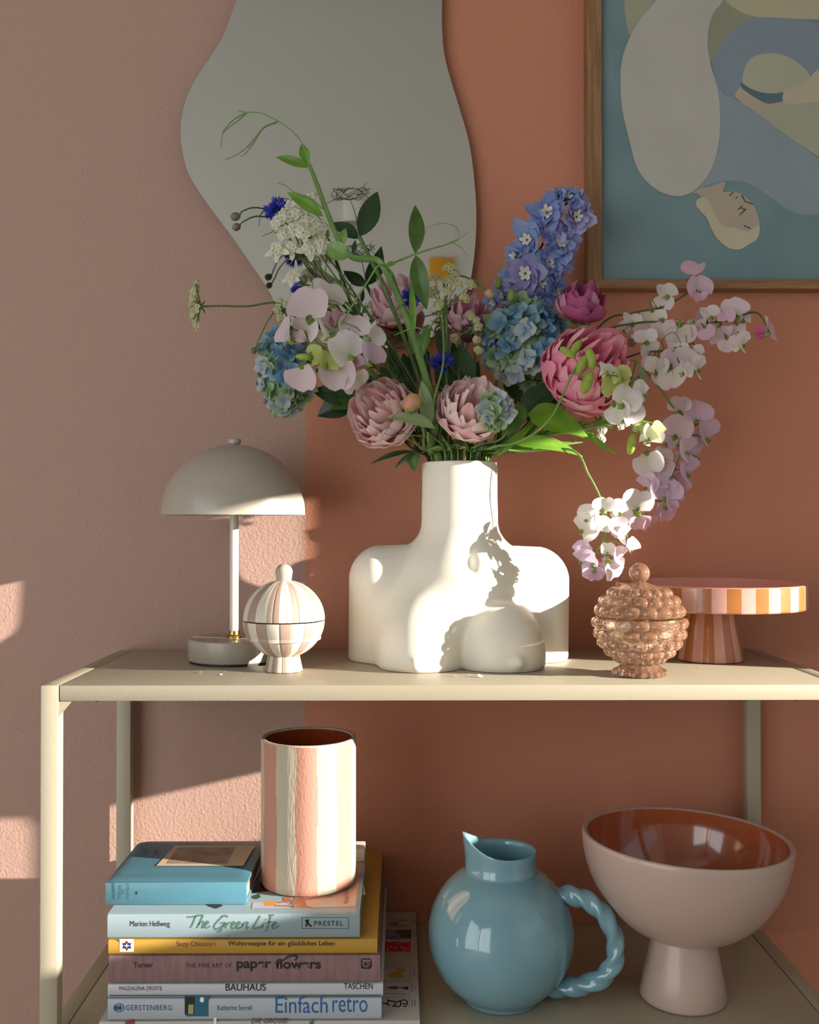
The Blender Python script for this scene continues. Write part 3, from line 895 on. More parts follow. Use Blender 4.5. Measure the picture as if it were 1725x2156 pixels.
# third
bk = book('white_design_book', 'slim white book with black capital letters on its spine', 230, 807, .4985, .5124, 1.230, mat('cover_white', (184, 187, 189), 0.35, coat=.3))
text_mesh('MAGDALENA DROSTE', 251, 341, 2077, 2085, Y=TY, m_=ink, parent=bk)
text_mesh('BAUHAUS', 475, 560, 2071, 2086, Y=TY, m_=ink, parent=bk, bold=.012)
text_mesh('TASCHEN', 724, 785, 2070, 2082.5, Y=TY, m_=ink, parent=bk, bold=.006)
# fourth
bk = book('mauve_book', 'dusty mauve cloth book with black serif title in the stack', 232, 801, .5124, .5396, 1.224, mat('cover_mauve', (140, 110, 109), 0.8, '#7c5e5e', 160, 0.5, stretch=(1, 1, .12), bump=.25, bscale=500))
text_mesh('Turner', 281, 322, 2026, 2037, Y=TY, m_=ink, parent=bk, bold=.018)
text_mesh('THE FINE ART OF', 391, 488, 2028, 2037, Y=TY, m_=ink, parent=bk, spacing=1.15)
text_mesh('paper', 498, 571, 2024, 2045, Y=TY, m_=ink, parent=bk, bold=.03)
text_mesh('flowers', 580, 676, 2019, 2040, Y=TY, m_=ink, parent=bk, bold=.03)
stroke([[(596, 2023), (606, 2015), (617, 2012), (625, 2015), (624, 2020), (620, 2021)]], .0008, TY, ink, bk)
sq = [(760, 2021), (763, 2018), (779, 2018), (783, 2021), (783, 2036), (780, 2040), (763, 2040), (760, 2037)]
flat(sq, ink, bk, 'spine_emblem', Y=TY)
stroke([[(763, 2022), (780, 2022), (775, 2025), (766, 2025), (765, 2032), (770, 2035), (778, 2034)], [(772, 2030), (780, 2029)]], .0006, TY - .0001, mat('cover_mauve', (140, 110, 109)), bk, 'spine_emblem')
# fifth
bk = book('ochre_book', 'golden yellow book between the mauve and the pale blue books', 231, 795, .5396, .5550, 1.236, mat('cover_ochre', (174, 134, 46), 0.45, coat=.25))
text_mesh('Suzy Chiazzari', 372, 453, 1982, 1995, Y=TY, m_=mat('print_maroon', '#7c2b22', 0.6), parent=bk)
text_mesh('Wohnrezepte für ein glückliches Leben', 480, 705, 1981, 1994, Y=TY, m_=ink, parent=bk, bold=.014)
flat([(252, 1977), (282, 1977), (282, 2004), (252, 2004)], mat('print_white', '#e6e4dd'), bk, 'spine_emblem', Y=TY)
EM = lambda pts: [(180 + u * .2319, 1740 + v * .2319) for u, v in pts]
flat(EM([(333, 1058), (358, 1058), (375, 1040), (392, 1058), (418, 1058), (408, 1083), (418, 1110), (392, 1108), (375, 1124), (358, 1108), (333, 1110), (343, 1083)]), mat('print_indigo', '#23264a', 0.6), bk, 'spine_emblem', Y=TY - .0001)
flat(EM([(360, 1056), (375, 1034), (390, 1056)]), mat('print_red', '#8c2a2c'), bk, 'spine_emblem', Y=TY - .0002)
flat(EM([(360, 1110), (390, 1110), (375, 1132)]), mat('print_red', '#8c2a2c'), bk, 'spine_emblem', Y=TY - .0002)
flat(EM([(371, 1064), (379, 1064), (379, 1102), (371, 1102)]), mat('print_white', '#e6e4dd'), bk, 'spine_emblem', Y=TY - .0003)
flat(EM([(352, 1079), (398, 1079), (398, 1087), (352, 1087)]), mat('print_white', '#e6e4dd'), bk, 'spine_emblem', Y=TY - .00032)
# sixth
bk = book('pale_blue_book', 'pale blue grey book with green script title under the album', 229, 758, .5550, ZB, 1.160, mat('cover_greyblue', (137, 154, 159), 0.4, coat=.3))
text_mesh('Marion Hellweg', 274, 358, 1939, 1954, Y=TY, m_=ink, parent=bk)
m_scr = mat('print_green', '#4a7064', 0.6)
scr = [[(394, 1931), (408, 1930), (428, 1926)], [(412, 1929), (406, 1945), (401, 1953)],                               # T
       [(428, 1927), (421, 1942), (415, 1954)], [(418, 1947), (424, 1941), (429, 1942), (426, 1953), (430, 1952)],       # h
       [(432, 1948), (439, 1943), (436, 1940), (431, 1948), (435, 1954), (443, 1950)],                                   # e
       [(480, 1931), (472, 1928), (460, 1938), (451, 1950), (456, 1957), (468, 1950), (474, 1943), (464, 1944)], [(474, 1943), (464, 1960), (458, 1962)],   # G
       [(478, 1943), (475, 1954)], [(476, 1950), (482, 1943), (487, 1943)],                                              # r
       [(488, 1949), (495, 1944), (492, 1941), (487, 1949), (490, 1955), (498, 1951)],
       [(499, 1949), (506, 1944), (503, 1941), (498, 1949), (501, 1955), (508, 1951)],
       [(513, 1943), (509, 1954)], [(511, 1949), (518, 1942), (522, 1943), (518, 1954), (524, 1952)],                    # n
       [(548, 1928), (540, 1942), (533, 1954), (545, 1953), (552, 1949)],                                                # L
       [(556, 1943), (552, 1954)], [(559, 1936), (560, 1937)],
       [(577, 1927), (571, 1928), (564, 1950), (560, 1961)], [(559, 1943), (573, 1941)],
       [(574, 1949), (582, 1944), (579, 1941), (573, 1949), (577, 1955), (588, 1949)]]
stroke(scr, .00075, TY, m_scr, bk)
stroke([[(636, 1932), (734, 1932)], [(734, 1932), (734, 1955)], [(734, 1955), (636, 1955)], [(636, 1955), (636, 1932)]], .0002, TY, ink, bk, 'spine_frame', 1)
text_mesh('PRESTEL', 662, 723, 1939, 1949, Y=TY, m_=ink, parent=bk, spacing=1.2, bold=.008)
stroke([[(643, 1940), (647, 1938), (649, 1944), (656, 1951)], [(647, 1941), (645, 1951)], [(648, 1936), (649, 1941)]], .0009, TY, ink, bk, 'spine_emblem')
zg_ = ZB + .00003
fzb = lambda pts, m_, dz=0.0: flat(pts, m_, bk, 'cover_picture', z=zg_ + dz)
fzb([(617, 1912), (751, 1909), (764, 1800), (640, 1800)], mat('print_sandpink', '#c59c88', 0.5, coat=.3))
fzb([(533, 1900), (600, 1900), (612, 1912), (530, 1913)], mat('print_palelilac', '#b3b4c4', 0.5, coat=.3), .00003)
fzb([(530, 1880), (545, 1855), (560, 1856), (565, 1876)], mat('print_charcoal', '#2c2a2b', 0.5), .00003)
fzb([(532, 1886), (546, 1882), (549, 1889), (540, 1893), (531, 1891)], mat('print_darkgreen', '#2d4a39', 0.5), .00006)
fzb([(554, 1900), (579, 1897), (581, 1906), (558, 1908)], mat('print_orange', '#d08a3c', 0.5), .00006)
fzb([(581, 1899), (700, 1886), (700, 1888), (585, 1902)], mat('print_tan', '#a9673f', 0.5), .00009)
fzb([(578, 1905), (650, 1908), (660, 1911), (578, 1908)], mat('print_tan', '#a9673f', 0.5), .00009)
fzb([(596, 1889), (612, 1888), (612, 1897), (597, 1896)], mat('print_rust', '#b8613a', 0.5), .00006)
fzb([(620, 1891), (640, 1890), (648, 1909), (612, 1903)], mat('print_rust2', '#a8704c', 0.5), .00006)
fzb([(434, 1904), (460, 1902), (470, 1907), (455, 1913), (440, 1908)], mat('print_charcoal', '#2c2a2b'), .00006)
text_mesh('Marion Hellweg', 723, 738, 1867, 1902, z=zg_ + .0001, m_=mat('print_brown', '#7a5f52', 0.6), parent=bk, rot=90)
# ribbon bookmark
ob_ = MB(); q = catmull([atz(x, y, z) for x, y, z in ((758, 1852, ZB - .006), (763, 1862, ZB - .008), (766, 1872, ZB - .012), (766, 1884, ZB - .017))], 5)
ob_.tube(q, [.0009] * (len(q) - 4) + [.0013, .0016, .0018, .0012], 6)
obj('ribbon_bookmark', ob_, mat('ribbon_white', '#e4ddcf', 0.8), bk)
# small white box behind the cylinder vase
p0 = at(720, 1798, 1.135)
tag(obj('flat_box', MB().box(at(700, 1790, 1.125).x, at(768, 1790, 1.125).x, 1.121, 1.152, ZB + .0001, ZB + .0135, bev=.0012), mat('card_white', '#ded9cf', 0.6)),
    'small flat white card box behind the striped cylinder vase', 'box')

# ------------------------------------------------------------------ photo album on top of the stack
ya0, ya1, za1 = .998, 1.128, .6022
X0, X1 = at(222, 1880, ya0).x, at(520, 1880, ya0).x
al = thing('photo_album', 'padded light blue photo album with a photograph on its cover', 'album', ((X0 + X1) / 2, (ya0 + ya1) / 2, ZB))
m_alb = mat('blue_bookcloth', (74, 120, 135), 0.42, bump=.35, bscale=900, bdist=.0005, coat=.15)
b = MB()
NX, NY = 28, 26
rows = []
for i in range(NY + 1):
    v = i / NY
    row = []
    for j in range(NX + 1):
        u = j / NX
        pad = .0028 * (sin(pi * u) ** .35) * (sin(pi * v) ** .35)
        cr = .0008 * exp(-((v - .18) / .03) ** 2)
        rc = .012                           # rounded far-left corner
        x = lerp(X0, X1, u); y = lerp(ya0, ya1, v)
        dx, dy = max(0, X0 + rc - x), max(0, y - (ya1 - rc))
        if dx > 0 and dy > 0:
            L = sqrt(dx * dx + dy * dy)
            k = min(1.0, rc / max(L, 1e-6)); x = X0 + rc - dx * k; y = ya1 - rc + dy * k
        row.append((x, y, za1 + pad - cr - .0015))
    rows.append(row)
b.grid(rows)
edge = rows[0][:] + [r[-1] for r in rows[1:]] + rows[-1][-2::-1] + [r[0] for r in rows[-2:0:-1]]
b.grid([edge, [(x, y, za1 - .0045) for x, y, z in edge]], 0, True)
b.cap([(x, y, za1 - .0045) for x, y, z in edge])
obj('front_cover', b, m_alb, al, angle=40)
obj('spine', MB().box(X0, X1, ya0 - .0012, ya0 + .002, ZB + .0002, za1 - .0006, bev=.001), m_alb, al)
obj('back_cover', MB().box(X0, X1, ya0, ya1, ZB + .0002, ZB + .003, bev=.001), m_alb, al)
obj('page_block', MB().box(X0 + .003, X1 - .002, ya0 + .002, ya1 - .004, ZB + .0029, za1 - .0044), mat('album_pages', '#b58f6e', 0.8, '#8e6b4f', 700, 0.7, stretch=(.02, .02, 1)), al)
zt2 = za1 + .0016
flat([(369, 1780), (538, 1780), (512, 1823), (329, 1823)], mat('photo_paper', '#c9b08f', 0.45), al, 'photograph', z=zt2)
flat([(375, 1784), (497, 1784), (478, 1818), (350, 1818)], mat('photo_sepia', '#7d6454', 0.4, '#a58e78', 55, 0.5), al, 'photograph_print', z=zt2 + .0001)
m_deb = mat('debossed_blue', '#2c5666', 0.5)
ys = ya0 - .0014
text_mesh('PIECES', 249, 255, 1863, 1892, Y=ys, m_=m_deb, parent=al, rot=90)
text_mesh('OF', 257, 262, 1873, 1883, Y=ys, m_=m_deb, parent=al, rot=90)
text_mesh('MOMENT', 266, 272, 1859, 1893, Y=ys, m_=m_deb, parent=al, rot=90)
text_mesh('PIECES OF', 300, 312, 1786, 1797, z=zt2, m_=m_deb, parent=al, rot=90)
text_mesh('MOMENT', 324, 334, 1787, 1799, z=zt2, m_=m_deb, parent=al, rot=90)
stroke([[(236, 1855), (238, 1894)]], .0004, ys, m_deb, al, 'spine_line', 1)
stroke([[(239, 1855), (241, 1894)]], .0003, ys, m_deb, al, 'spine_line', 1)
stroke([[(283, 1880), (291, 1880)], [(287, 1876), (287, 1884)], [(285, 1877), (289, 1883)], [(289, 1877), (285, 1883)]], .0004, ys, m_deb, al, 'spine_emblem', 1)
# ------------------------------------------------------------------ bouquet helpers
ZM = ZT + HVZ                      # mouth of the vase
def petal_mat(name, c0, c1, trans=.4, rough=.55, edge=None):
    """petal colour runs from the claw (tint 0) to the rim (tint 1)"""
    if name in MATS: return MATS[name]
    m = bpy.data.materials.new(name); m.use_nodes = True
    nt = m.node_tree; b = nt.nodes['Principled BSDF']
    at_ = nt.nodes.new('ShaderNodeAttribute'); at_.attribute_name = 'tint'
    rp = nt.nodes.new('ShaderNodeValToRGB')
    rp.color_ramp.elements[0].color = hx(c0); rp.color_ramp.elements[1].color = hx(c1)
    rp.color_ramp.elements[0].position = .1; rp.color_ramp.elements[1].position = .75
    if edge:
        e = rp.color_ramp.elements.new(.95); e.color = hx(edge)
    nt.links.new(at_.outputs['Fac'], rp.inputs[0])
    tc = nt.nodes.new('ShaderNodeTexCoord')
    nz = nt.nodes.new('ShaderNodeTexNoise'); nz.inputs['Scale'].default_value = 160
    nt.links.new(tc.outputs['Object'], nz.inputs['Vector'])
    mx = nt.nodes.new('ShaderNodeMix'); mx.data_type = 'RGBA'; mx.blend_type = 'MULTIPLY'
    mx.inputs[0].default_value = .12
    nt.links.new(rp.outputs[0], mx.inputs[6]); nt.links.new(nz.outputs[0], mx.inputs[7])
    nt.links.new(mx.outputs[2], b.inputs['Base Color'])
    b.inputs['Roughness'].default_value = rough
    b.inputs['Specular IOR Level'].default_value = .25
    t = nt.nodes.new('ShaderNodeBsdfTranslucent'); nt.links.new(mx.outputs[2], t.inputs[0])
    ms = nt.nodes.new('ShaderNodeMixShader'); ms.inputs[0].default_value = trans
    nt.links.new(b.outputs[0], ms.inputs[1]); nt.links.new(t.outputs[0], ms.inputs[2])
    nt.links.new(ms.outputs[0], nt.nodes['Material Output'].inputs[0])
    MATS[name] = m
    return m

class PB:
    """petal builder: grids with a tint value per vertex"""
    def __init__(s): s.v, s.f, s.t, s.m = [], [], [], []
    def grid(s, rows, tints, mi=0, closed=False):
        o = len(s.v); n, k = len(rows), len(rows[0])
        for r, tr in zip(rows, tints):
            s.v += [tuple(p) for p in r]; s.t += list(tr)
        for i in range(n - 1):
            for j in range(k if closed else k - 1):
                j2 = (j + 1) % k
                s.f.append((o + i * k + j, o + i * k + j2, o + (i + 1) * k + j2, o + (i + 1) * k + j)); s.m.append(mi)
        return s
    def ball(s, c, r, tint, n=6, mi=0):
        c = Vector(c); rows = []; rr = r if isinstance(r, tuple) else (r, r, r)
        for i in range(n + 1):
            p = -pi / 2 + pi * i / n
            rows.append([c + Vector((rr[0] * cos(p) * cos(a), rr[1] * cos(p) * sin(a), rr[2] * sin(p))) for a in [2 * pi * j / (n + 2) for j in range(n + 2)]])
        return s.grid(rows, [[tint] * (n + 2)] * (n + 1), mi, True)
    def merge(s, o, M, mi=None):
        b = len(s.v)
        s.v += [tuple(M @ Vector(p)) for p in o.v]; s.t += o.t
        s.f += [tuple(i + b for i in f) for f in o.f]; s.m += o.m if mi is None else [mi] * len(o.m)
        return s
    def mesh(s, name, mats):
        me = bpy.data.meshes.new(name); me.from_pydata(s.v, [], s.f)
        for m_ in (mats if isinstance(mats, (list, tuple)) else [mats]): me.materials.append(m_)
        a = me.attributes.new('tint', 'FLOAT', 'POINT'); a.data.foreach_set('value', s.t)
        me.polygons.foreach_set('use_smooth', [True] * len(s.f))
        me.polygons.foreach_set('material_index', s.m)
        me.update()
        return me

def facing(n, up=(0, 0, 1), roll=0.0):
    """rotation whose local +z points along n"""
    n = Vector(n).normalized(); up = Vector(up)
    x = up.cross(n)
    if x.length < 1e-4: x = Vector((1, 0, 0))
    x.normalize(); y = n.cross(x)
    M = Matrix((x, y, n)).transposed().to_4x4()
    return M @ Matrix.Rotation(roll, 4, 'Z')

m_stem = mat('stem_green', '#5f7f3c', 0.5, '#4c6a30', 60)
m_stemd = mat('stem_dark', '#3f5a2c', 0.5, '#33491f', 60)
m_stemy = mat('stem_olive', '#8a8a45', 0.5, '#6f6a35', 60)
m_pea = mat('pea_stem_green', '#7ea053', 0.45, '#5f8742', 50, trans=.15)
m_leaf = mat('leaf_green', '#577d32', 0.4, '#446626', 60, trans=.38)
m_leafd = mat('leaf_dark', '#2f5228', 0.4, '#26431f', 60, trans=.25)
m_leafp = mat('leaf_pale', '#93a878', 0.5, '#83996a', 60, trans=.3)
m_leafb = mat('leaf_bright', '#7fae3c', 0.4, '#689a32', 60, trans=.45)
m_fern = mat('fern_green', '#55762f', 0.5, trans=.3)
m_cal = mat('calyx_green', '#8fa650', 0.5, '#7a9544', 80, trans=.3)

def bq(name, label, cat, group=None):
    return thing(name, label, cat, (tx, YT, ZT + .112), group=group)

def mouth(px, dy=0.0, z=None):
    return Vector((at(px, 976, YT).x, YT + dy, (ZM if z is None else z) - .002))
# every stalk gets a place of its own in the vase mouth and is led around heads and around the stalks already there
SLOTS = []
for a_ in range(-8, 9):
    for b_ in range(-8, 9):
        sx_, sy_ = (a_ + .5 * (b_ % 2)) * .0067, b_ * .0058
        if sx_ * sx_ + sy_ * sy_ < .0338 ** 2: SLOTS.append((tx + sx_, YT + sy_))
RIN = .0368                        # inner radius of the neck
PLACED = [np.zeros((0, 3)), np.zeros(0)]
HEADS = []                         # (centre, half sizes) of the flower heads
for (hx_, hy_, hY, rx_, ry_, rz_) in ((803, 868, 1.085, 74, 72, 74), (994, 858, 1.080, 74, 72, 74), (1240, 772, 1.075, 96, 92, 96), (1225, 640, 1.115, 56, 56, 56),
        (838, 632, 1.175, 62, 50, 62), (985, 660, 1.190, 48, 44, 48), (1106, 722, 1.145, 96, 82, 96), (602, 782, 1.12, 62, 58, 102), (1045, 866, 1.030, 36, 22, 42),
        (986, 702, 1.15, 21, 21, 21), (868, 848, 1.047, 22, 22, 22), (583, 441, 1.135, 28, 26, 28), (864, 630, 1.10, 26, 24, 26), (931, 765, 1.11, 28, 26, 28), (632, 612, 1.12, 20, 20, 20)):
    HEADS.append((np.array(at(hx_, hy_, hY)), np.array((rx_, ry_, rz_)) * hY / FPX))

def resample(c, step=.003):
    P = np.array([tuple(p) for p in c]); d = np.r_[0, np.cumsum(np.linalg.norm(np.diff(P, axis=0), axis=1))]
    n = max(8, int(d[-1] / step))
    t = np.linspace(0, d[-1], n + 1)
    return np.stack([np.interp(t, d, P[:, k]) for k in range(3)], 1)

def route(mpx, mdy, pts, r0, r1, thick=1.0, fixed=False):
    want = mouth(mpx, mdy)
    s_ = min(SLOTS, key=lambda q: (q[0] - want.x) ** 2 + (q[1] - want.y) ** 2)
    for q in list(SLOTS):
        if q == s_ or (q[0] - s_[0]) ** 2 + (q[1] - s_[1]) ** 2 < (r0 * thick + .0012) ** 2: SLOTS.remove(q)
    slot = Vector((s_[0], s_[1], ZM))
    P3 = [p if isinstance(p, Vector) else at(*p) for p in pts]
    out = Vector((slot.x - tx, slot.y - YT, 0)) * .40
    foot = Vector((tx + (slot.x - tx) * .92, YT + (slot.y - YT) * .92, ZT + .118))
    lift = slot + out + Vector((0, 0, .014))
    C = resample(catmull([foot, slot, lift] + P3, 10))
    n = len(C); R = np.linspace(r0, r1, n) * thick
    D = np.zeros_like(C)
    live = []
    for (hc_, hr) in HEADS:
        if (((C[-1] - hc_) / (hr * 1.2)) ** 2).sum() < 1: continue      # its own head
        if (((C - hc_) / (hr * 1.5)) ** 2).sum(1).min() < 1: live.append((hc_, hr))
    near = np.ones(len(PLACED[0]), bool)
    if len(PLACED[0]):
        lo, hi = C.min(0) - .02, C.max(0) + .02
        near = ((PLACED[0] > lo) & (PLACED[0] < hi)).all(1)
    Q, QR = PLACED[0][near], PLACED[1][near]
    sg = 1 if (len(PLACED[0]) // 7) % 2 else -1
    w = np.minimum(1, np.arange(n)[::-1] / 4.0)[:, None]
    for it in range(0 if fixed else 34):
        X = C + D; N = np.zeros_like(C)
        for (hc_, hr) in live:
            e = X - hc_
            f = (e[:, 0] / hr[0]) ** 2 + (e[:, 2] / hr[2]) ** 2
            half = hr[1] * np.sqrt(np.clip(1 - f, 0, 1)) + R + .0008
            m_ = (f < 1) & (np.abs(e[:, 1]) < half)
            if m_.any():
                side = 1.0 if e[m_, 1].mean() > -.35 * hr[1] else -1.0
                N[m_, 1] += (side * half[m_] - e[m_, 1]) * .6
        if len(Q):
            d = X[:, None, :] - Q[None]
            L = np.sqrt((d ** 2).sum(2)); k = L.argmin(1); a = np.arange(n)
            gap = R + QR[k] + .0003 - L[a, k]
            m_ = gap > 0
            if m_.any():
                v = d[a, k] * np.array((.35, 1.0, .35)); v[:, 1] += np.where(np.abs(v[:, 1]) < .0003, sg * .0006, 0)
                v /= np.linalg.norm(v, axis=1)[:, None] + 1e-9
                N[m_] += v[m_] * gap[m_, None] * .8
        D = D + N
        D[1:-1] = D[:-2] * .25 + D[1:-1] * .5 + D[2:] * .25
        if it > 28: D = D + N * .5
        D *= w
        X = C + D
        up_ = int(np.argmax(C[:, 2] > ZM + .002))
        inn = np.arange(n) <= up_                                      # stay inside the neck
        rad = np.hypot(X[:, 0] - tx, X[:, 1] - YT); lim = RIN - R
        m_ = inn & (rad > lim)
        if m_.any():
            sc = (lim[m_] / rad[m_])
            D[m_, 0] += (X[m_, 0] - tx) * (sc - 1); D[m_, 1] += (X[m_, 1] - YT) * (sc - 1)
        # and clear of the rim just above it
        low = (np.arange(n) >= up_) & (rad > lim) & (rad < .053) & (X[:, 2] < ZM + R + .0012) & (np.arange(n) < up_ + 22)
        D[low, 2] += ZM + R[low] + .0012 - X[low, 2]
        D[:, 1] = np.minimum(D[:, 1], 1.222 - C[:, 1])
    X = C + D
    PLACED[0] = np.r_[PLACED[0], X]; PLACED[1] = np.r_[PLACED[1], R]
    return [Vector(p) for p in X]

def stem(root, mpx, mdy, pts, r0=.0016, r1=.0012, m_=None, name='stem', extra=None, n=7, k=6, twist=None, curve=None):
    """tube from inside the vase over the mouth through the points (px, py, Y)"""
    c = curve or route(mpx, mdy, pts, r0, r1)
    b = MB(); b.tube(c, [lerp(r0, r1, i / (len(c) - 1)) for i in range(len(c))], n, twist=twist)
    for e in (extra or []): b.tube(*e)
    o = obj(name, b, m_ or m_stem, root, angle=None)
    return o, c

# the two pea vines keep their course; everything else bends around them
VINE_A = [(918, 880, 1.10), (880, 740, 1.08), (845, 640, 1.07), (812, 570, 1.06), (795, 548, 1.06), (765, 545, 1.06), (740, 540, 1.06), (715, 510, 1.06), (690, 450, 1.07), (668, 390, 1.08), (650, 345, 1.09)]
VINE_B = [(890, 820, 1.14), (820, 630, 1.13), (780, 545, 1.12), (757, 498, 1.12)]
CURVE_A = route(925, -.02, VINE_A, .0039, .0018, 1.5, True)
CURVE_B = route(940, .005, VINE_B, .0022, .0014, 1.5, True)

def leaf(base, tip, w, n=(0, -1, 0), bend=.15, fold=.25, m_=None, parent=None, name='leaf', p=.85, wave=0.0, seg=10):
    base, tip, n = Vector(base), Vector(tip), Vector(n).normalized()
    d = tip - base; L = d.length; t = d.normalized()
    n = (n - t * n.dot(t)).normalized(); s = t.cross(n)
    rows = []
    for i in range(seg + 1):
        u = i / seg
        c = base + d * u + n * (bend * L * (4 * u * (1 - u)) * .5) - n * bend * L * u * u * .6
        ww = w * .5 * (sin(pi * u ** p) ** .9 if 0 < u < 1 else 0.02) + .0003
        rows.append([c + s * ww * v + n * (fold * ww * abs(v) + wave * w * sin(u * 9 + v * 2) * abs(v)) for v in (-1, -.6, -.25, 0, .25, .6, 1)])
    return obj(name, MB().grid(rows), m_ or m_leaf, parent, angle=None)

def tendril(pts, r=.0005, k=6):
    c = catmull([at(*p) for p in pts], k)
    return (c, [lerp(r, r * .5, i / (len(c) - 1)) for i in range(len(c))], 5)

# ------------------------------------------------------------------ peonies
def peony(label, c, Rpx, axis, N, mats_, seed, mpx, mdy, mids=(), phimax=112, tight=1.0, wid=(.36, .62), ruffle=.07, sepals=True, cat='peony', name='peony', stem_m=None):
    rn = random.Random(seed)
    C = at(*c); R = Rpx / FPX * c[2]
    root = bq(name, label, cat)
    Mf = Matrix.Translation(C) @ facing(axis)
    axis = Vector(axis).normalized()
    base = C - axis * R * .62
    stem(root, mpx, mdy, list(mids) + [base - axis * R * .35, base + axis * R * .1], .0021, .0019, stem_m or m_stem)
    for i in range(N):
        f = (i + .5) / N
        phi = math.radians(lerp(8, phimax, f ** .72)) + rn.uniform(-.1, .1)
        az = i * 2.39996 + rn.uniform(-.25, .25)
        tip = R * rn.uniform(.86, 1.04) * lerp(.92, 1.03, f)
        hw = R * lerp(wid[0], wid[1], f) * 1.45 * rn.uniform(.85, 1.15)
        p0 = (.05 * R, -.60 * R); p2 = (tip * sin(phi), tip * cos(phi))
        p1 = ((.20 + .95 * sin(min(phi, pi / 2))) * R * tight, lerp(-.25, -.62, f) * R)
        ph = rn.uniform(0, 6.28); amp = ruffle * rn.uniform(.5, 1.4)
        rows, tints = [], []
        NU, NV = 10, 12
        for a in range(NU + 1):
            row, tr = [], []
            for b in range(NV + 1):
                v = -1 + 2 * b / NV
                u = a / NU
                ue = u * (1 - .30 * abs(v) ** 2.6 * u) - amp * sin(4.2 * v + ph) * u ** 3 - .05 * exp(-(v / .22) ** 2) * u ** 6
                rho = (1 - ue) ** 2 * p0[0] + 2 * ue * (1 - ue) * p1[0] + ue ** 2 * p2[0]
                z = (1 - ue) ** 2 * p0[1] + 2 * ue * (1 - ue) * p1[1] + ue ** 2 * p2[1]
                w = hw * max(0.05, sin(pi * (.05 + .62 * u))) ** .8
                ang = v * w / (rho + .38 * R)
                rr = rho + R * (.035 * sin(6 * v + ph * 2) * u * u) - R * .05 * v * v * u
                row.append((rr * cos(az + ang), rr * sin(az + ang), z + R * .03 * cos(5 * v + ph) * u * u))
                tr.append(min(1, u + .1 * abs(v)))
            rows.append(row); tints.append(tr)
        mm = mats_[0] if rn.random() < .75 else mats_[1]
        put('petal', PB().grid(rows, tints).mesh('petal', mm), root, Mf)
    if sepals:
        for k in range(4):
            a = k * 1.57 + .4
            s = Mf @ Vector((.1 * R * cos(a), .1 * R * sin(a), -.62 * R)); e = Mf @ Vector((.66 * R * cos(a), .66 * R * sin(a), -.58 * R))
            leaf(s, e, R * .4, axis * -1, .3, .2, m_cal, root, 'sepal', seg=6)
    return root
pk_a = petal_mat('peony_blush', '#f09db0', '#ffe9e8', .35)
pk_b = petal_mat('peony_blush_deep', '#ea6288', '#ffd2d6', .35)
pk_c = petal_mat('peony_pink', '#f0588f', '#fba9c0', .4)
pk_d = petal_mat('peony_pink_pale', '#f274a0', '#fcc4d0', .4)
pk_e = petal_mat('peony_magenta', '#8c1f4e', '#b9608a', .3)
pk_f = petal_mat('peony_magenta_pale', '#a23a6a', '#cd93ac', .3)
peony('pale blush peony beside the green bud, left of the vase mouth', (803, 868, 1.085), 74, (-.35, -.85, .25), 54, (pk_a, pk_b), 1, 905, -.012, [(880, 940, 1.13)], stem_m=m_stemy)
peony('pale blush peony in the middle just above the vase mouth', (994, 858, 1.080), 74, (.12, -.8, .45), 54, (pk_a, pk_b), 2, 985, -.02, [(985, 945, 1.12)], stem_m=m_stemy)
peony('bright pink peony with ruffled petals right of the vase', (1240, 772, 1.075), 96, (.25, -.85, .3), 60, (pk_c, pk_d), 3, 1020, -.01, [(1060, 940, 1.14), (1150, 870, 1.13)], ruffle=.12)
peony('half open magenta peony above the bright pink one', (1225, 640, 1.115), 56, (.15, -.45, .8), 24, (pk_e, pk_f), 4, 1015, .012, [(1070, 900, 1.14), (1165, 835, 1.145), (1212, 730, 1.145)], phimax=84, wid=(.5, .75))
peony('faded pink peony at the back below the mirror', (838, 632, 1.175), 62, (-.3, -.55, .7), 34, (petal_mat('peony_dusty', '#e093aa', '#f4ccd8', .3), pk_a), 5, 930, .015, [(900, 880, 1.17), (870, 740, 1.18)], phimax=105, ruffle=.12)
peony('dusty pink peony tucked behind the white lace flowers', (985, 660, 1.190), 50, (.2, -.6, .6), 26, (petal_mat('peony_dusty', '#e093aa', '#f4ccd8', .3), pk_f), 6, 980, .02, [(985, 880, 1.18)], phimax=105)

def bud(label, c, r, axis, mpx, mdy, mids, col, cat='flower bud', name='flower_bud', st=m_stem, spiky=False, sr=.0012, group=None):
    root = bq(name, label, cat, group)
    C = at(*c); R = r / FPX * c[2]; ax = Vector(axis).normalized()
    stem(root, mpx, mdy, list(mids) + [C - ax * R * 1.0], sr * 1.2, sr * .8, st)
    Mf = facing(ax).to_3x3()
    obj('bud', MB().ball(C, (R * .9, R * .9, R * 1.05), 12, M=Mf), mat(col[0], col[1], .5, col[2], 140, .8), root, angle=None)
    for k in range(5):
        a = k * 1.2566
        s = C + Mf @ Vector((.25 * R * cos(a), .25 * R * sin(a), -.95 * R)); e = C + Mf @ Vector((R * 1.02 * cos(a), R * 1.02 * sin(a), (.9 if spiky else .3) * R))
        leaf(s, e, R * (.35 if spiky else .9), Mf @ Vector((cos(a), sin(a), 0)), .25, -.3, m_leafd if spiky else m_cal, root, 'sepal', seg=5)
    return root
bud('dark red peony bud with thin spiky sepals left of the hydrangea', (986, 702, 1.15), 19, (0, -.3, 1), 975, .01, [(985, 900, 1.16), (965, 800, 1.16)], ('bud_maroon', '#5a2a38', '#3d2a26'), spiky=True, name='peony_bud', cat='peony bud', sr=.0018)
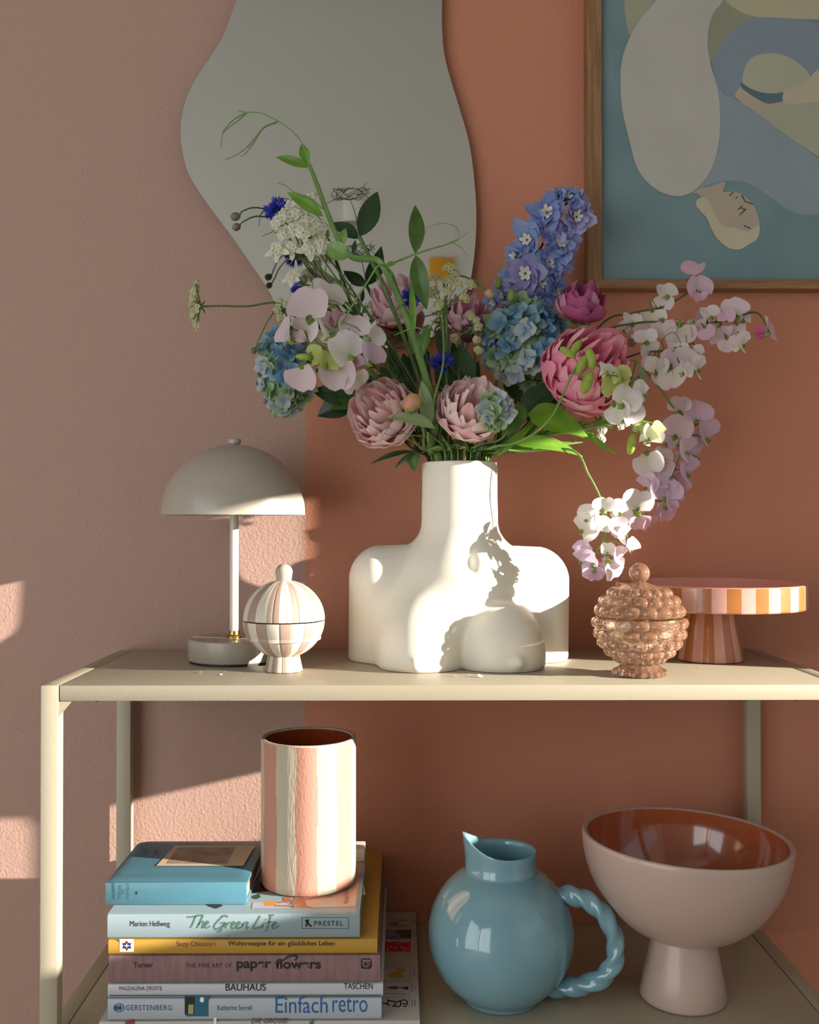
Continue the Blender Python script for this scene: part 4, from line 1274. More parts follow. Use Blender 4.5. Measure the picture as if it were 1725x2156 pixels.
bud('plump green peony bud at the edge of the blush peony', (868, 848, 1.047), 20, (.4, -.4, .7), 915, -.02, [(895, 945, 1.085), (890, 900, 1.055)], ('bud_green', '#a3a453', '#c07a6a'), name='peony_bud', cat='peony bud', sr=.0018)
cb = ('bud_cornflower', '#6d5a52', '#5d7a55')
bud('brown cornflower bud on the upper arched stalk beside the mirror edge', (496, 456, 1.10), 10, (-.9, -.2, -.35), 925, -.005, [(850, 800, 1.16), (690, 560, 1.16), (612, 455, 1.165), (545, 437, 1.13), (512, 444, 1.105)], cb, cat='cornflower bud', name='cornflower_bud', sr=.0011)
bud('brown cornflower bud on the lower arched stalk beside the mirror edge', (498, 478, 1.10), 9, (-.8, -.2, -.5), 922, -.005, [(845, 805, 1.165), (680, 570, 1.165), (605, 472, 1.165), (548, 455, 1.13), (515, 465, 1.105)], cb, cat='cornflower bud', name='cornflower_bud', sr=.0011)
bud('round green cornflower bud nodding right of the white lace flowers', (1031, 619, 1.10), 11, (.7, -.2, -.6), 950, -.01, [(942, 850, 1.11), (940, 640, 1.1), (935, 590, 1.1), (965, 580, 1.1), (1000, 592, 1.1), (1022, 610, 1.1)], ('bud_green_pink', '#7c8f62', '#b98a80'), cat='cornflower bud', name='cornflower_bud', sr=.0014)
bud('tiny dark cornflower bud hanging below the lace umbel', (535, 738, 1.09), 7, (-.4, -.1, -.9), 918, -.015, [(840, 860, 1.12), (690, 740, 1.1), (600, 650, 1.1), (568, 670, 1.09), (545, 715, 1.09)], ('bud_grey', '#6d6c5c', '#58604a'), cat='cornflower bud', name='cornflower_bud', sr=.0009)
bud('small brown bud right of the bright pink peony', (1330, 722, 1.125), 10, (.8, -.3, .2), 1025, 0.0, [(1100, 910, 1.13), (1230, 830, 1.13), (1310, 735, 1.125)], ('bud_brown', '#6a4038', '#8d6a4c'), sr=.0011)

# ------------------------------------------------------------------ generic small flowers
def disc_flower(n, L, wd, cup=.25, notch=0.0, r0=.06, pw=.8, seed=0, NU=5, NV=4, jit=.0, tip=0.0, twistz=0.0):
    """n petals spread in the local xy plane, facing +z, unit radius 1"""
    rn = random.Random(seed); pb = PB()
    for k in range(n):
        a0 = 2 * pi * k / n + rn.uniform(-jit, jit); Lk = L * rn.uniform(1 - jit * .6, 1 + jit * .4); cu = cup * rn.uniform(.7, 1.3)
        rows, tints = [], []
        for i in range(NU + 1):
            u = i / NU; row, tr = [], []
            for j in range(NV + 1):
                v = -1 + 2 * j / NV
                rad = r0 + (Lk - r0) * (u - notch * exp(-(v / .35) ** 2) * u ** 4 - .12 * v * v * u + tip * exp(-(v / .3) ** 2) * u ** 5)
                w = wd * max(.12, sin(pi * (.10 + .72 * u ** pw)))
                x, y = rad, v * w
                z = cu * rad * rad + .12 * wd * v * v + twistz * v * u * .2 + .03 * sin(7 * v + k) * u
                row.append((x * cos(a0) - y * sin(a0), x * sin(a0) + y * cos(a0), z)); tr.append(u)
            rows.append(row); tints.append(tr)
        pb.grid(rows, tints)
    return pb

# ------------------------------------------------------------------ delphinium
dl = [petal_mat('delphinium_blue', '#6c7fc0', '#9cade0', .4), petal_mat('delphinium_lilac', '#8d8ac4', '#bab8e4', .4), petal_mat('delphinium_sky', '#7089c8', '#a8bfea', .4)]
root = bq('delphinium', 'tall blue delphinium spike leaning right in front of the picture frame', 'delphinium')
axis_px = [(1072, 660), (1095, 600), (1130, 540), (1160, 480), (1195, 425)]
stem(root, 1005, .012, [(1030, 880, 1.17), (1055, 760, 1.17)] + [(x, y, 1.175) for x, y in axis_px], .0024, .0012, m_stem)
fm = []
for k in range(6):
    outer = disc_flower(5, 1.15, .50, .10 + .15 * (k % 3), 0.04, .05, seed=40 + k, jit=.28, tip=.12, twistz=1.2)
    inner = disc_flower(6, .80, .32, .55, 0.05, .05, seed=60 + k, jit=.3, tip=.1, twistz=1.0)
    outer.merge(inner, Matrix.Translation((0, 0, .06)) @ Matrix.Rotation(.6, 4, 'Z'))
    fm.append(outer.mesh('floret', dl[k % 3]))
eye = PB()
rn = random.Random(9)
for k in range(6):
    eye.merge(disc_flower(1, .34 + .05 * (k % 3), .12, 1.6 - .3 * (k % 2), .2, seed=k), Matrix.Rotation(k * 1.05, 4, 'Z') @ Matrix.Translation((0, 0, .12)))
eye_m = eye.mesh('floret_eye', petal_mat('delphinium_bee', '#cfc9b4', '#ebe6d6', .2))
dkeye = PB().ball((0, 0, .05), (.10, .10, .07), .5).mesh('floret_throat', petal_mat('delphinium_throat', '#3d3a52', '#3d3a52', .1))
spots = [(1147, 460, 40, -.2, -.9, .1), (1206, 468, 36, .4, -.85, .05), (1108, 515, 38, -.5, -.8, .0), (1174, 520, 40, .25, -.9, .0), (1103, 585, 42, -.25, -.9, -.1),
         (1150, 560, 34, .35, -.8, -.1), (1190, 428, 30, .1, -.7, .6), (1222, 440, 30, .8, -.5, .2), (1165, 432, 28, -.4, -.6, .6), (1085, 545, 30, -.8, -.4, 0), (1195, 500, 32, .8, -.4, 0),
         (1130, 490, 32, -.7, -.4, .2), (1185, 545, 30, .7, -.5, -.1), (1135, 600, 34, .4, -.8, -.2), (1070, 600, 30, -.8, -.5, -.1), (1165, 590, 30, .7, -.6, -.2), (1090, 630, 32, -.2, -.8, -.4),
         (1130, 640, 32, .3, -.8, -.4), (1165, 620, 30, .6, -.6, -.3), (1060, 625, 26, -.8, -.4, -.3), (1208, 415, 22, .4, -.5, .8), (1180, 412, 20, -.1, -.5, .9), (1230, 455, 24, .9, -.3, -.1),
         (1160, 455, 30, 0, -.3, .5), (1125, 560, 30, 0, -.7, 0), (1155, 500, 30, 0, -.6, .1), (1040, 640, 24, -.7, -.5, -.4)]
for k, (x, y, s, nx, ny, nz) in enumerate(spots):
    S = s / FPX * 1.15
    n = Vector((nx, ny, nz)).normalized()
    C = at(x, y, 1.175) + Vector((0, n.y * .020, 0))
    M = Matrix.Translation(C) @ facing(n, roll=rn.uniform(0, 6)) @ Matrix.Diagonal((S, S, S, 1))
    f = put('floret', fm[k % 6], root, M)
    put('floret_throat', dkeye, f, Matrix(), True)
    put('floret_eye', eye_m, f, Matrix(), True)
for x, y, Y_ in ((1050, 596, 1.155), (1076, 622, 1.115)):
    obj('bud', MB().ball(at(x, y, Y_), (.004, .004, .0075), 8, M=facing((.2, 0, 1)).to_3x3()), m_cal, root, angle=None)
    obj('bud_stalk', MB().tube([at(x, y + 8, Y_), at(lerp(x, 1090, .5), y + 12, 1.155), at(1092, 605, 1.174)], .0006, 5), m_stem, root, angle=None)

# ------------------------------------------------------------------ hydrangeas
hyc = [petal_mat('hydrangea_blue', '#5f8aa8', '#8fb2c6', .35, edge='#9db894'), petal_mat('hydrangea_green', '#789350', '#a0bfa6', .35, edge='#b0c272'),
       petal_mat('hydrangea_pale', '#9cacbb', '#c4ceda', .35, edge='#c6ca98'), petal_mat('hydrangea_deep', '#4f7ba4', '#7aa2c2', .35)]
hm = [[disc_flower(4, 1.0, .58, -.05 + .28 * k, 0.0, .03, pw=.9, seed=80 + k, jit=.22, NU=4, NV=4, tip=.10, twistz=.8).mesh('floret', hyc[c]) for k in range(3)] for c in range(4)]
def hydrangea(label, c, rad, N, fs, seed, mpx, mdy, mids, pick, front=-.15, st=m_stemd):
    rn = random.Random(seed); C = at(*c)
    root = bq('hydrangea', label, 'hydrangea')
    k_ = c[2] / FPX; rx, ry, rz = rad[0] * k_, rad[1] * k_, rad[2] * k_
    ex = []
    stem(root, mpx, mdy, list(mids) + [C + Vector((0, .2 * ry, -.3 * rz))], .0026, .0022, st)
    hub = C + Vector((0, .1 * ry, -.2 * rz))
    st_b = MB()
    for i in range(N):
        z = 1 - 2 * (i + .5) / N; a = i * 2.39996
        r = sqrt(1 - z * z); d = Vector((r * cos(a), r * sin(a), z))
        if d.y > .35: continue
        P = C + Vector((d.x * rx, d.y * ry, d.z * rz)) * rn.uniform(.80, 1.08)
        n = (Vector((d.x / rx, d.y / ry, d.z / rz)).normalized() + Vector((rn.uniform(-.6, .6), rn.uniform(-.5, .1), rn.uniform(-.35, .6)))).normalized()
        S = fs * k_ * .5 * rn.uniform(.85, 1.25)
        ci = pick(rn, (P - C).x / rx, (P - C).z / rz)
        put('floret', hm[ci][rn.randrange(3)], root, Matrix.Translation(P) @ facing(n, roll=rn.uniform(0, 6)) @ Matrix.Diagonal((S, S, S, 1)))
        st_b.tube([hub, lerp(hub, P, .6), P - n * S * .1], .0005, 4, caps=False)
    obj('floret_stalks', st_b, m_stem, root, angle=None)
    return root
def pk1(rn, x, z):
    r = rn.random()
    if z < -.35: return 2 if r < .65 else 1
    return 0 if r < .45 else 1 if r < .66 else 3 if r < .92 else 2
hydrangea('big blue green hydrangea head between delphinium and bright pink peony', (1106, 722, 1.145), (84, 64, 84), 170, 42, 11, 1010, -.005, [(1060, 900, 1.14), (1100, 810, 1.16)], pk1)
hydrangea('long blue green hydrangea head hanging left of the sweet peas', (602, 782, 1.12), (52, 48, 92), 150, 36, 12, 915, 0.0, [(860, 900, 1.14), (740, 820, 1.13), (670, 780, 1.13)], pk1)
hydrangea('small green hydrangea sprig in front of the middle peony', (1045, 866, 1.030), (30, 16, 36), 30, 34, 13, 1012, -.03, [(1060, 930, 1.10), (1085, 880, 1.045)], lambda rn, x, z: 1 if rn.random() < .6 else 2)

# ------------------------------------------------------------------ cornflowers
cf = petal_mat('cornflower_blue', '#2b2f9a', '#4450c8', .3)
ray = PB()
for k in range(6):
    a = 2 * pi * k / 6
    rows, tn = [], []
    for i in range(5):
        u = i / 4
        rr = .05 + .20 * u ** 1.6
        if i == 4: row = [(.85, (rr * .75) * cos(a + d), (rr * .75) * sin(a + d)) for d in (-.5, .5)]; row = [(1.0, rr * cos(a) * .95, rr * sin(a) * .95)] * 2
        else: row = [(.15 + .75 * u, rr * cos(a + d), rr * sin(a + d)) for d in (-.52, .52)]
        rows.append(row); tn.append([u, u])
    ray.grid(rows, tn)
ray_m = ray.mesh('ray_floret', cf)
def cornflower(label, c, r, axis, mpx, mdy, mids, seed):
    rn = random.Random(seed); C = at(*c); R = r / FPX * c[2]
    root = bq('cornflower', label, 'cornflower'); ax = Vector(axis).normalized(); Mf = facing(ax)
    stem(root, mpx, mdy, list(mids) + [C - ax * R * 1.1, C - ax * R * .5], .0012, .0011, m_stemd)
    obj('flower_base', MB().ball(C - ax * R * .4, (R * .27, R * .27, R * .42), 10, M=Mf.to_3x3()), mat('bud_grey', '#6d6c5c', .5), root, angle=None)
    for k in range(22):
        lift = rn.uniform(.05, .5) if k < 12 else rn.uniform(.6, 1.25)
        a = k * 2 * pi / 12 + rn.uniform(-.2, .2); S = R * (rn.uniform(.85, 1.05) if k < 12 else rn.uniform(.45, .65))
        d = Mf.to_3x3() @ Vector((cos(a) * cos(lift), sin(a) * cos(lift), sin(lift)))
        M = Matrix.Translation(C) @ facing(d) @ Matrix.Rotation(-pi / 2, 4, 'Y') @ Matrix.Diagonal((S, S, S, 1))
        put('ray_floret', ray_m, root, M)
cornflower('deep blue cornflower high on the left beside the white lace', (583, 441, 1.135), 30, (-.45, -.75, .35), 930, 0.0, [(860, 800, 1.14), (720, 580, 1.13), (630, 480, 1.12)], 21)
cornflower('blue cornflower behind the pea vine below the mirror', (864, 630, 1.10), 27, (.1, -.9, .3), 945, .005, [(920, 850, 1.14), (880, 720, 1.12)], 22)
cornflower('blue cornflower just above the middle peony', (931, 765, 1.11), 30, (-.1, -.85, .5), 955, -.005, [(940, 900, 1.13)], 23)
cornflower('half hidden blue cornflower behind the white sweet peas', (632, 612, 1.12), 22, (-.2, -.8, .5), 925, .005, [(850, 840, 1.15), (700, 680, 1.14)], 24)

# ------------------------------------------------------------------ white lace flowers
lacew = petal_mat('lace_white', '#e0e2b4', '#f8f7ee', .4)
laceg = petal_mat('lace_cream', '#b9c07a', '#e3e2bd', .4)
def umbellet(seed, big, m_, N=9):
    rn = random.Random(seed); pb = PB()
    for k in range(N):
        z = 1 - (k + .5) / N * .75; a = k * 2.4; r = sqrt(max(0, 1 - z * z)) * .75
        n = Vector((r * cos(a), r * sin(a), z + .2)).normalized(); P = Vector((r * cos(a) * .9, r * sin(a) * .9, z * .35 - .25))
        s = rn.uniform(.34, .46)
        pb.merge(disc_flower(5, s, s * .42, .3, .15, .02, seed=seed * 20 + k, NU=3, NV=2, jit=.2), Matrix.Translation(P) @ facing(n, roll=rn.uniform(0, 6)))
    for k in range(big):
        a = lerp(-1.1, 1.1, k / max(1, big - 1)) - pi / 2
        pb.merge(disc_flower(1, 1.55, .33, .05, 0.03, .3, seed=seed * 7 + k, NU=4, NV=4), Matrix.Rotation(a, 4, 'Z') @ Matrix.Translation((0, 0, -.2)))
    return pb.mesh('umbellet', m_)
um_w = [umbellet(k, 0, lacew) for k in range(3)]; um_b = [umbellet(10 + k, 3, lacew) for k in range(2)]; um_g = [umbellet(20 + k, 0, laceg) for k in range(3)]
def lace(label, hub, pts, mpx, mdy, mids, seed, face=(0, -1, .1), meshes=um_w, size=18, m_=None, name='lace_flower'):
    rn = random.Random(seed); root = bq(name, label, 'lace flower')
    H = at(*hub)
    ex = []
    for (x, y, Y, *o) in pts:
        P = at(x, y, Y); mid = lerp(H, P, .5) + Vector((0, -.002, 0))
        ex.append(([H, mid, P], [.0008, .0006, .0005], 5))
    stem(root, mpx, mdy, list(mids) + [H], .0014, .0011, m_ or m_stem, extra=ex)
    for (x, y, Y, *o) in pts:
        P = at(x, y, Y); n = (Vector(face).normalized() + (P - H).normalized() * .5 + Vector((rn.uniform(-.2, .2), 0, rn.uniform(-.2, .2)))).normalized()
        S = size / FPX * Y * rn.uniform(.85, 1.15)
        big = o and o[0]
        put('umbellet', (um_b if big else meshes)[rn.randrange(2 if big else 3)], root, Matrix.Translation(P) @ facing(n, roll=0 if big else rn.uniform(0, 6)) @ Matrix.Diagonal((S, S, S, 1)))
    for k in range(6):
        a = k * 1.05
        leaf(H, H + Vector((.008 * cos(a), 0.002, .008 * sin(a))), .0016, (0, -1, 0), .1, .1, m_stem, root, 'bract', seg=4)
    return root
lace('white lace flower with long outer petals beside the upper left cornflower', (642, 545, 1.115),
     [(583, 464, 1.10), (602, 449, 1.10), (623, 444, 1.10), (619, 481, 1.09), (598, 490, 1.09), (645, 461, 1.10), (674, 475, 1.10), (673, 504, 1.09, 1), (654, 518, 1.09, 1), (583, 522, 1.09, 1), (615, 520, 1.09, 1), (653, 412, 1.11), (621, 426, 1.11), (640, 487, 1.08)],
     935, -.005, [(880, 820, 1.14), (760, 640, 1.13)], 31, size=22)
lace('small white lace flower just above the largest white sweet pea', (640, 600, 1.11), [(612, 582, 1.09, 1), (625, 573, 1.09)], 930, -.008, [(860, 830, 1.13), (720, 660, 1.12)], 32, size=16)
lace('lace flower seen edge on against the wall at the end of a long stalk', (424, 645, 1.08),
     [(412, 596, 1.08), (404, 612, 1.07), (402, 630, 1.07), (400, 645, 1.08), (402, 660, 1.07), (406, 675, 1.08), (413, 688, 1.08), (415, 608, 1.09), (412, 650, 1.06), (414, 630, 1.09), (416, 668, 1.09)],
     915, -.015, [(840, 850, 1.13), (700, 700, 1.13), (600, 640, 1.12), (520, 645, 1.095), (470, 644, 1.085)], 33, face=(-1, -.25, 0), meshes=um_g, size=14)
lace('creamy lace flower on a pale stalk in front of the mirror', (931, 655, 1.09),
     [(948, 562, 1.09), (915, 582, 1.09), (966, 596, 1.08), (943, 612, 1.07), (924, 640, 1.07), (980, 626, 1.08), (994, 598, 1.09), (912, 612, 1.08), (945, 588, 1.08), (960, 575, 1.09)],
     950, -.02, [(914, 910, 1.10), (914, 845, 1.07), (934, 760, 1.08)], 34, meshes=um_g, size=16, m_=m_pea)
lace('greenish lace flower in bud at the left edge of the sweet peas', (598, 655, 1.10), [(590, 632, 1.10), (583, 650, 1.09), (604, 640, 1.09), (590, 670, 1.09), (612, 660, 1.09)], 920, -.01, [(850, 850, 1.13), (710, 720, 1.11)], 35, meshes=um_g, size=10)
lace('sunlit lace flower low on the right under the bright pink peony', (1260, 888, 1.12), [(1268, 905, 1.115), (1285, 890, 1.115), (1300, 880, 1.11), (1310, 895, 1.115), (1265, 925, 1.115), (1278, 875, 1.11), (1322, 885, 1.115)], 1030, -.01, [(1100, 930, 1.13), (1190, 905, 1.11)], 36, size=13)
lace('pale lace flower in shade left of the hydrangea', (1000, 690, 1.115), [(992, 664, 1.105), (1003, 672, 1.105), (1008, 688, 1.105), (956, 712, 1.12), (1004, 716, 1.105), (1008, 738, 1.105)], 985, .02, [(1000, 880, 1.18)], 37, meshes=um_g, size=11)

# ------------------------------------------------------------------ feathery foliage
LATE = []
def frond(label, base_pts, mpx, mdy, seed, L=.03, nb=12, m_=None):
    rn = random.Random(seed); root = bq('feathery_leaf', label, 'foliage')
    o, c = stem(root, mpx, mdy, base_pts, .0011, .0006, m_ or m_fern)
    LATE.append((root, c, rn, L, nb, m_))

def room(*pts):
    for p in pts:
        q = np.array(tuple(p))
        if q[2] < ZM + .006 and math.hypot(q[0] - tx, q[1] - YT) < .05: return False
        for (hc_, hr) in HEADS:
            if (((q - hc_) / (hr + .001)) ** 2).sum() < 1: return False
        if (((PLACED[0] - q) ** 2).sum(1) < (PLACED[1] + .0008) ** 2).any(): return False
    return True

def leaflets(root, c, rn, L, nb, m_):
    own = {tuple(np.round(p, 6)) for p in map(tuple, c)}
    keep = np.array([tuple(np.round(p, 6)) not in own for p in map(tuple, PLACED[0])])
    full = list(PLACED); PLACED[0], PLACED[1] = full[0][keep], full[1][keep]
    b = MB(); n = len(c); s0 = int(n * .45)
    for k in range(nb):
        i = int(lerp(s0, n - 2, k / (nb - 1))); p = c[i]; t = (c[i + 1] - c[i]).normalized()
        for sgn in (-1, 1):
            side = (t.cross(Vector((0, 1, 0))) * sgn + Vector((0, rn.uniform(-.6, .1), 0))).normalized()
            l = L * rn.uniform(.6, 1.1) * (1 - .5 * k / nb)
            e = p + (side * .8 + t * .6).normalized() * l
            if not room(lerp(p, e, .25), lerp(p, e, .5) + t * .0015, lerp(p, e, .75), e):
                e = lerp(p, e, .4)
                if not room(lerp(p, e, .5), e): continue
            b.tube([p, lerp(p, e, .5) + t * .0015, e], [.0005, .0004, .0003], 4, caps=False)
            for q in range(4):
                f = .35 + .18 * q; s2 = lerp(p, e, f)
                for g in (-1, 1):
                    d = (t * g * .7 + side * .8 + Vector((0, rn.uniform(-.5, .5), 0))).normalized()
                    if room(s2 + d * l * .18, s2 + d * l * .35): b.tube([s2, s2 + d * l * .35], [.0004, .00025], 4, caps=False)
    PLACED[0], PLACED[1] = full
    obj('leaflets', b, m_ or m_fern, root, angle=None)
frond('dark feathery leaf between the lace flower and the pea vine', [(850, 800, 1.15), (770, 680, 1.14), (715, 590, 1.14)], 930, .008, 51, nb=14)
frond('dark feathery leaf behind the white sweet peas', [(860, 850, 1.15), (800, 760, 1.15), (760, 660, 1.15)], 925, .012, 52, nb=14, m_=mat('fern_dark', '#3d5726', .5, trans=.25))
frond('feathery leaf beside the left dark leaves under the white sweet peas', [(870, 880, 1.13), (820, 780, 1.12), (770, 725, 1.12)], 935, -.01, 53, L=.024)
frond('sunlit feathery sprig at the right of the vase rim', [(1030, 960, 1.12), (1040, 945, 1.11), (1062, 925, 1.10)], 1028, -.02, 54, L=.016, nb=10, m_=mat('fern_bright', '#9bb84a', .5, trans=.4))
frond('feathery leaf behind the middle of the bouquet', [(960, 850, 1.16), (950, 740, 1.16), (925, 660, 1.16)], 965, .012, 55, nb=14)
frond('fine feathery sprig reaching right below the bright pink peony', [(1120, 920, 1.12), (1210, 890, 1.10), (1290, 900, 1.09)], 1030, -.012, 56, L=.018, nb=10, m_=mat('fern_light', '#7d9a3f', .5, trans=.4))
# ------------------------------------------------------------------ sweet peas
def pea_floret(seed, wing_out=1.0, bannerback=.14):
    rn = random.Random(seed)
    ban = PB(); rows, tn = [], []
    NU, NV = 7, 14
    for i in range(NU + 1):
        u = i / NU; row, tr = [], []
        for j in range(NV + 1):
            v = -1 + 2 * j / NV
            a = v * math.radians(104)
            R = (.60 + .20 * cos(a)) * (1 - .13 * exp(-(a / .16) ** 2)) * (1 + .03 * sin(3.1 * a + seed))
            x = u * R * sin(a) * (.80 + .1 * u); z = u * R * cos(a) * .92 + .10 * u
            y = bannerback * u + .55 * x * x * (1 if seed % 2 else .6) - .16 * u * u * (1 - abs(v)) + .05 * sin(4 * a + seed) * u * u
            row.append((x, y, z)); tr.append(u)
        rows.append(row); tn.append(tr)
    ban.grid(rows, tn)
    wg = PB()
    for sg in (-1, 1):
        rows, tn = [], []
        for i in range(7):
            u = i / 6; row, tr = [], []
            for j in range(7):
                v = -1 + 2 * j / 6
                w = .21 * sin(pi * (.06 + .90 * u ** .9))
                x = sg * (.03 + .15 * sin(pi * u * .8) * wing_out + .05 * v * v)
                row.append((x, -.06 - .42 * u, .10 + .10 * sin(pi * u) + v * w - .05 * u)); tr.append(u)
            rows.append(row); tn.append(tr)
        wg.grid(rows, tn)
    wg.ball((0, -.24, .03), (.055, .18, .11), .3)
    cal = MB()
    ring0 = [(.05 * cos(2 * pi * k / 10), .12 + 0, .05 * sin(2 * pi * k / 10) - .03) for k in range(10)]
    ring1 = [(.10 * cos(2 * pi * k / 10), .02, .10 * sin(2 * pi * k / 10)) for k in range(10)]
    ring2 = [((.13 if k % 2 else .17) * cos(2 * pi * k / 10), (-.02 if k % 2 else -.12), (.13 if k % 2 else .17) * sin(2 * pi * k / 10) + .01) for k in range(10)]
    cal.grid([ring0, ring1, ring2], 0, True)
    return ban, wg, cal
PEA = {}
def pea_meshes():
    cols = {'white': ('#e8e6cf', '#f3eeee', '#e4e8c0', '#f5f0ea'), 'blush': ('#e9d9d6', '#efdde4', '#e8c9d6', '#f0dce4'), 'pink': ('#e3c6d4', '#e6c0d4', '#d877ae', '#d968a6'), 'lilac': ('#dcc6d8', '#e3cbdc', '#dfb7d2', '#e6c4da'),
            'green': ('#b4c65e', '#cdd98a', '#c5d27c', '#dfe3ae')}
    for k, (a, b, c, d) in cols.items():
        PEA[k] = []
        for s in range(3):
            ban, wg, cal = pea_floret(s + 3 * len(PEA), .8 + .3 * s, .05 + .1 * s)
            PEA[k].append((ban.mesh('floret', petal_mat('pea_banner_' + k, a, b, .45)), wg.mesh('wing_petals', petal_mat('pea_wing_' + k, c, d, .4)), cal.mesh('calyx', m_cal)))
pea_meshes()
def spray(label, mpx, mdy, path, florets, seed, tend=(), r=(.0016, .001), closed_buds=(), m_=None, group=None):
    """florets: (px, py, Y, size_px, colour, face_x, face_z, roll_deg)"""
    rn = random.Random(seed); root = bq('sweet_pea', label, 'sweet pea', group)
    c = route(mpx, mdy, path, r[0], r[1])
    ex = []; pl = []
    for f in florets:
        x, y, Y, s, col = f[:5]
        C = at(x, y, Y); S = s / FPX * Y
        fx = f[5] if len(f) > 5 else rn.uniform(-.8, .8); fz = f[6] if len(f) > 6 else rn.uniform(-.35, .35); rl = math.radians(f[7] if len(f) > 7 else rn.uniform(-35, 35))
        n = Vector((fx, -.75, fz)).normalized()
        # local -y is the face: build a frame whose +z is -n, then turn it upright
        M = Matrix.Translation(C) @ facing(-n) @ Matrix.Rotation(rl, 4, 'Z') @ Matrix.Rotation(-pi / 2, 4, 'X') @ Matrix.Translation((0, 0, -.28 * S)) @ Matrix.Diagonal((S, S, S, 1))
        pl.append((M, col, S))
        back = M @ Vector((0, .12, -.03))
        tail = c[len(c) // 2:]
        near = min(tail, key=lambda p: (p - back).length)
        mid = lerp(near, back, .5) + Vector((0, .003, .004))
        ex.append(([near, mid, back], [.0007, .0006, .0007], 5))
    for tpts in tend: ex.append(tendril(tpts))
    stem(root, mpx, mdy, path, r[0], r[1], m_ or m_pea, extra=ex, curve=c)
    for M, col, S in pl:
        ban, wg, cal = PEA[col][rn.randrange(3)]
        f = put('floret', ban, root, M)
        put('wing_petals', wg, f, Matrix(), True)
        put('calyx', cal, f, Matrix(), True)
    for (x, y, Y, s, ax) in closed_buds:
        P = at(x, y, Y); k = s / FPX * Y
        o = obj('closed_floret', MB().ball(P, (k * .22, k * .22, k * .5), 8, M=facing(ax).to_3x3()), mat('pea_bud_green', '#b3c558', .5, '#93ab45', 120, trans=.35), root, angle=None)
        near = min(c[len(c) // 3:], key=lambda p: (p - P).length)
        obj('pedicel', MB().tube([near, lerp(near, P, .5) + Vector((0, 0, .003)), P], .0006, 5), m_pea, root, angle=None)
    return root

W_, B_, P_, L_, G_ = 'white', 'blush', 'pink', 'lilac', 'green'
spray('large white sweet peas left of the pea vine in front of the hydrangea', 930, -.025, [(912, 880, 1.115), (892, 760, 1.105), (855, 650, 1.09), (808, 560, 1.05), (770, 600, 1.045), (690, 730, 1.045)],
      [(655, 648, 1.045, 84, B_, -.2, .1, 5), (690, 618, 1.06, 70, W_, .5, .3, 25), (612, 700, 1.05, 66, B_, -1.6, 0, 5), (648, 690, 1.05, 56, W_, -.5, -.3, 40), (690, 690, 1.05, 66, W_, .8, .3, -20), (712, 672, 1.05, 44, P_, .8, .1, 30),
       (745, 692, 1.05, 62, B_, .1, .2, 0), (782, 703, 1.05, 50, W_, .9, -.2, 30), (728, 738, 1.04, 78, W_, .4, .1, -35), (775, 748, 1.045, 64, L_, 1.0, .1, -10), (641, 790, 1.04, 66, B_, -.4, -.2, 170), (712, 786, 1.045, 70, B_, 0, -.1, 170),
       (744, 800, 1.05, 56, W_, .6, -.4, 150), (665, 750, 1.04, 44, G_, -.6, .1, 60), (690, 762, 1.035, 46, G_, .3, .1, 20)], 61, closed_buds=[(640, 752, 1.04, 36, (-1, 0, .1))])
spray('pale pink sweet peas reaching up to the lower edge of the picture frame', 1030, .012, [(1120, 880, 1.178), (1260, 690, 1.158), (1330, 660, 1.148), (1400, 645, 1.148), (1450, 615, 1.148), (1470, 598, 1.148)],
      [(1462, 573, 1.148, 46, P_, -.4, .5, 20), (1472, 606, 1.138, 54, L_, .2, -.1, -10), (1474, 622, 1.133, 26, P_, 0, -.4, 170), (1403, 614, 1.148, 44, W_, .1, .3, 0), (1330, 675, 1.128, 40, W_, .2, .4, 10), (1345, 700, 1.128, 40, W_, .7, -.2, -50), (1318, 690, 1.138, 30, B_, -.6, 0, 20),
       (1375, 668, 1.148, 52, W_, -.2, -.3, 175), (1398, 640, 1.148, 40, W_, -.3, .1, 20)], 62, tend=[[(1385, 655, 1.148), (1370, 640, 1.148), (1368, 625, 1.148)], [(1385, 650, 1.148), (1376, 635, 1.148), (1376, 622, 1.148)]], m_=m_stemd)
spray('long spray of white and pink sweet peas reaching furthest right', 1032, .008, [(1120, 890, 1.15), (1240, 720, 1.13), (1340, 680, 1.12), (1450, 682, 1.12), (1530, 675, 1.12), (1585, 657, 1.12), (1605, 668, 1.12)],
      [(1398, 688, 1.11, 46, B_, -.2, -.3, 170), (1430, 700, 1.11, 60, W_, .1, -.4, 175), (1462, 690, 1.11, 44, B_, .4, -.2, 150), (1470, 678, 1.12, 40, B_, .6, .2, 60), (1494, 660, 1.11, 40, W_, 0, .4, -10), (1545, 655, 1.11, 54, B_, -.1, .3, -15), (1532, 668, 1.10, 34, P_, -.5, 0, 10),
       (1510, 700, 1.11, 50, B_, .3, -.3, 175), (1490, 697, 1.10, 34, P_, -.5, -.2, 150), (1552, 692, 1.11, 34, B_, 0, -.4, 170), (1535, 722, 1.11, 40, B_, -.4, -.3, 160), (1558, 722, 1.10, 42, W_, .6, 0, -60), (1617, 692, 1.11, 54, P_, .9, .1, 30), (1565, 668, 1.12, 34, W_, .5, .1, 10)], 63,
      tend=[[(1400, 682, 1.12), (1380, 700, 1.12), (1365, 720, 1.12)], [(1440, 683, 1.11), (1446, 720, 1.11), (1440, 735, 1.11)]], m_=m_stemd)
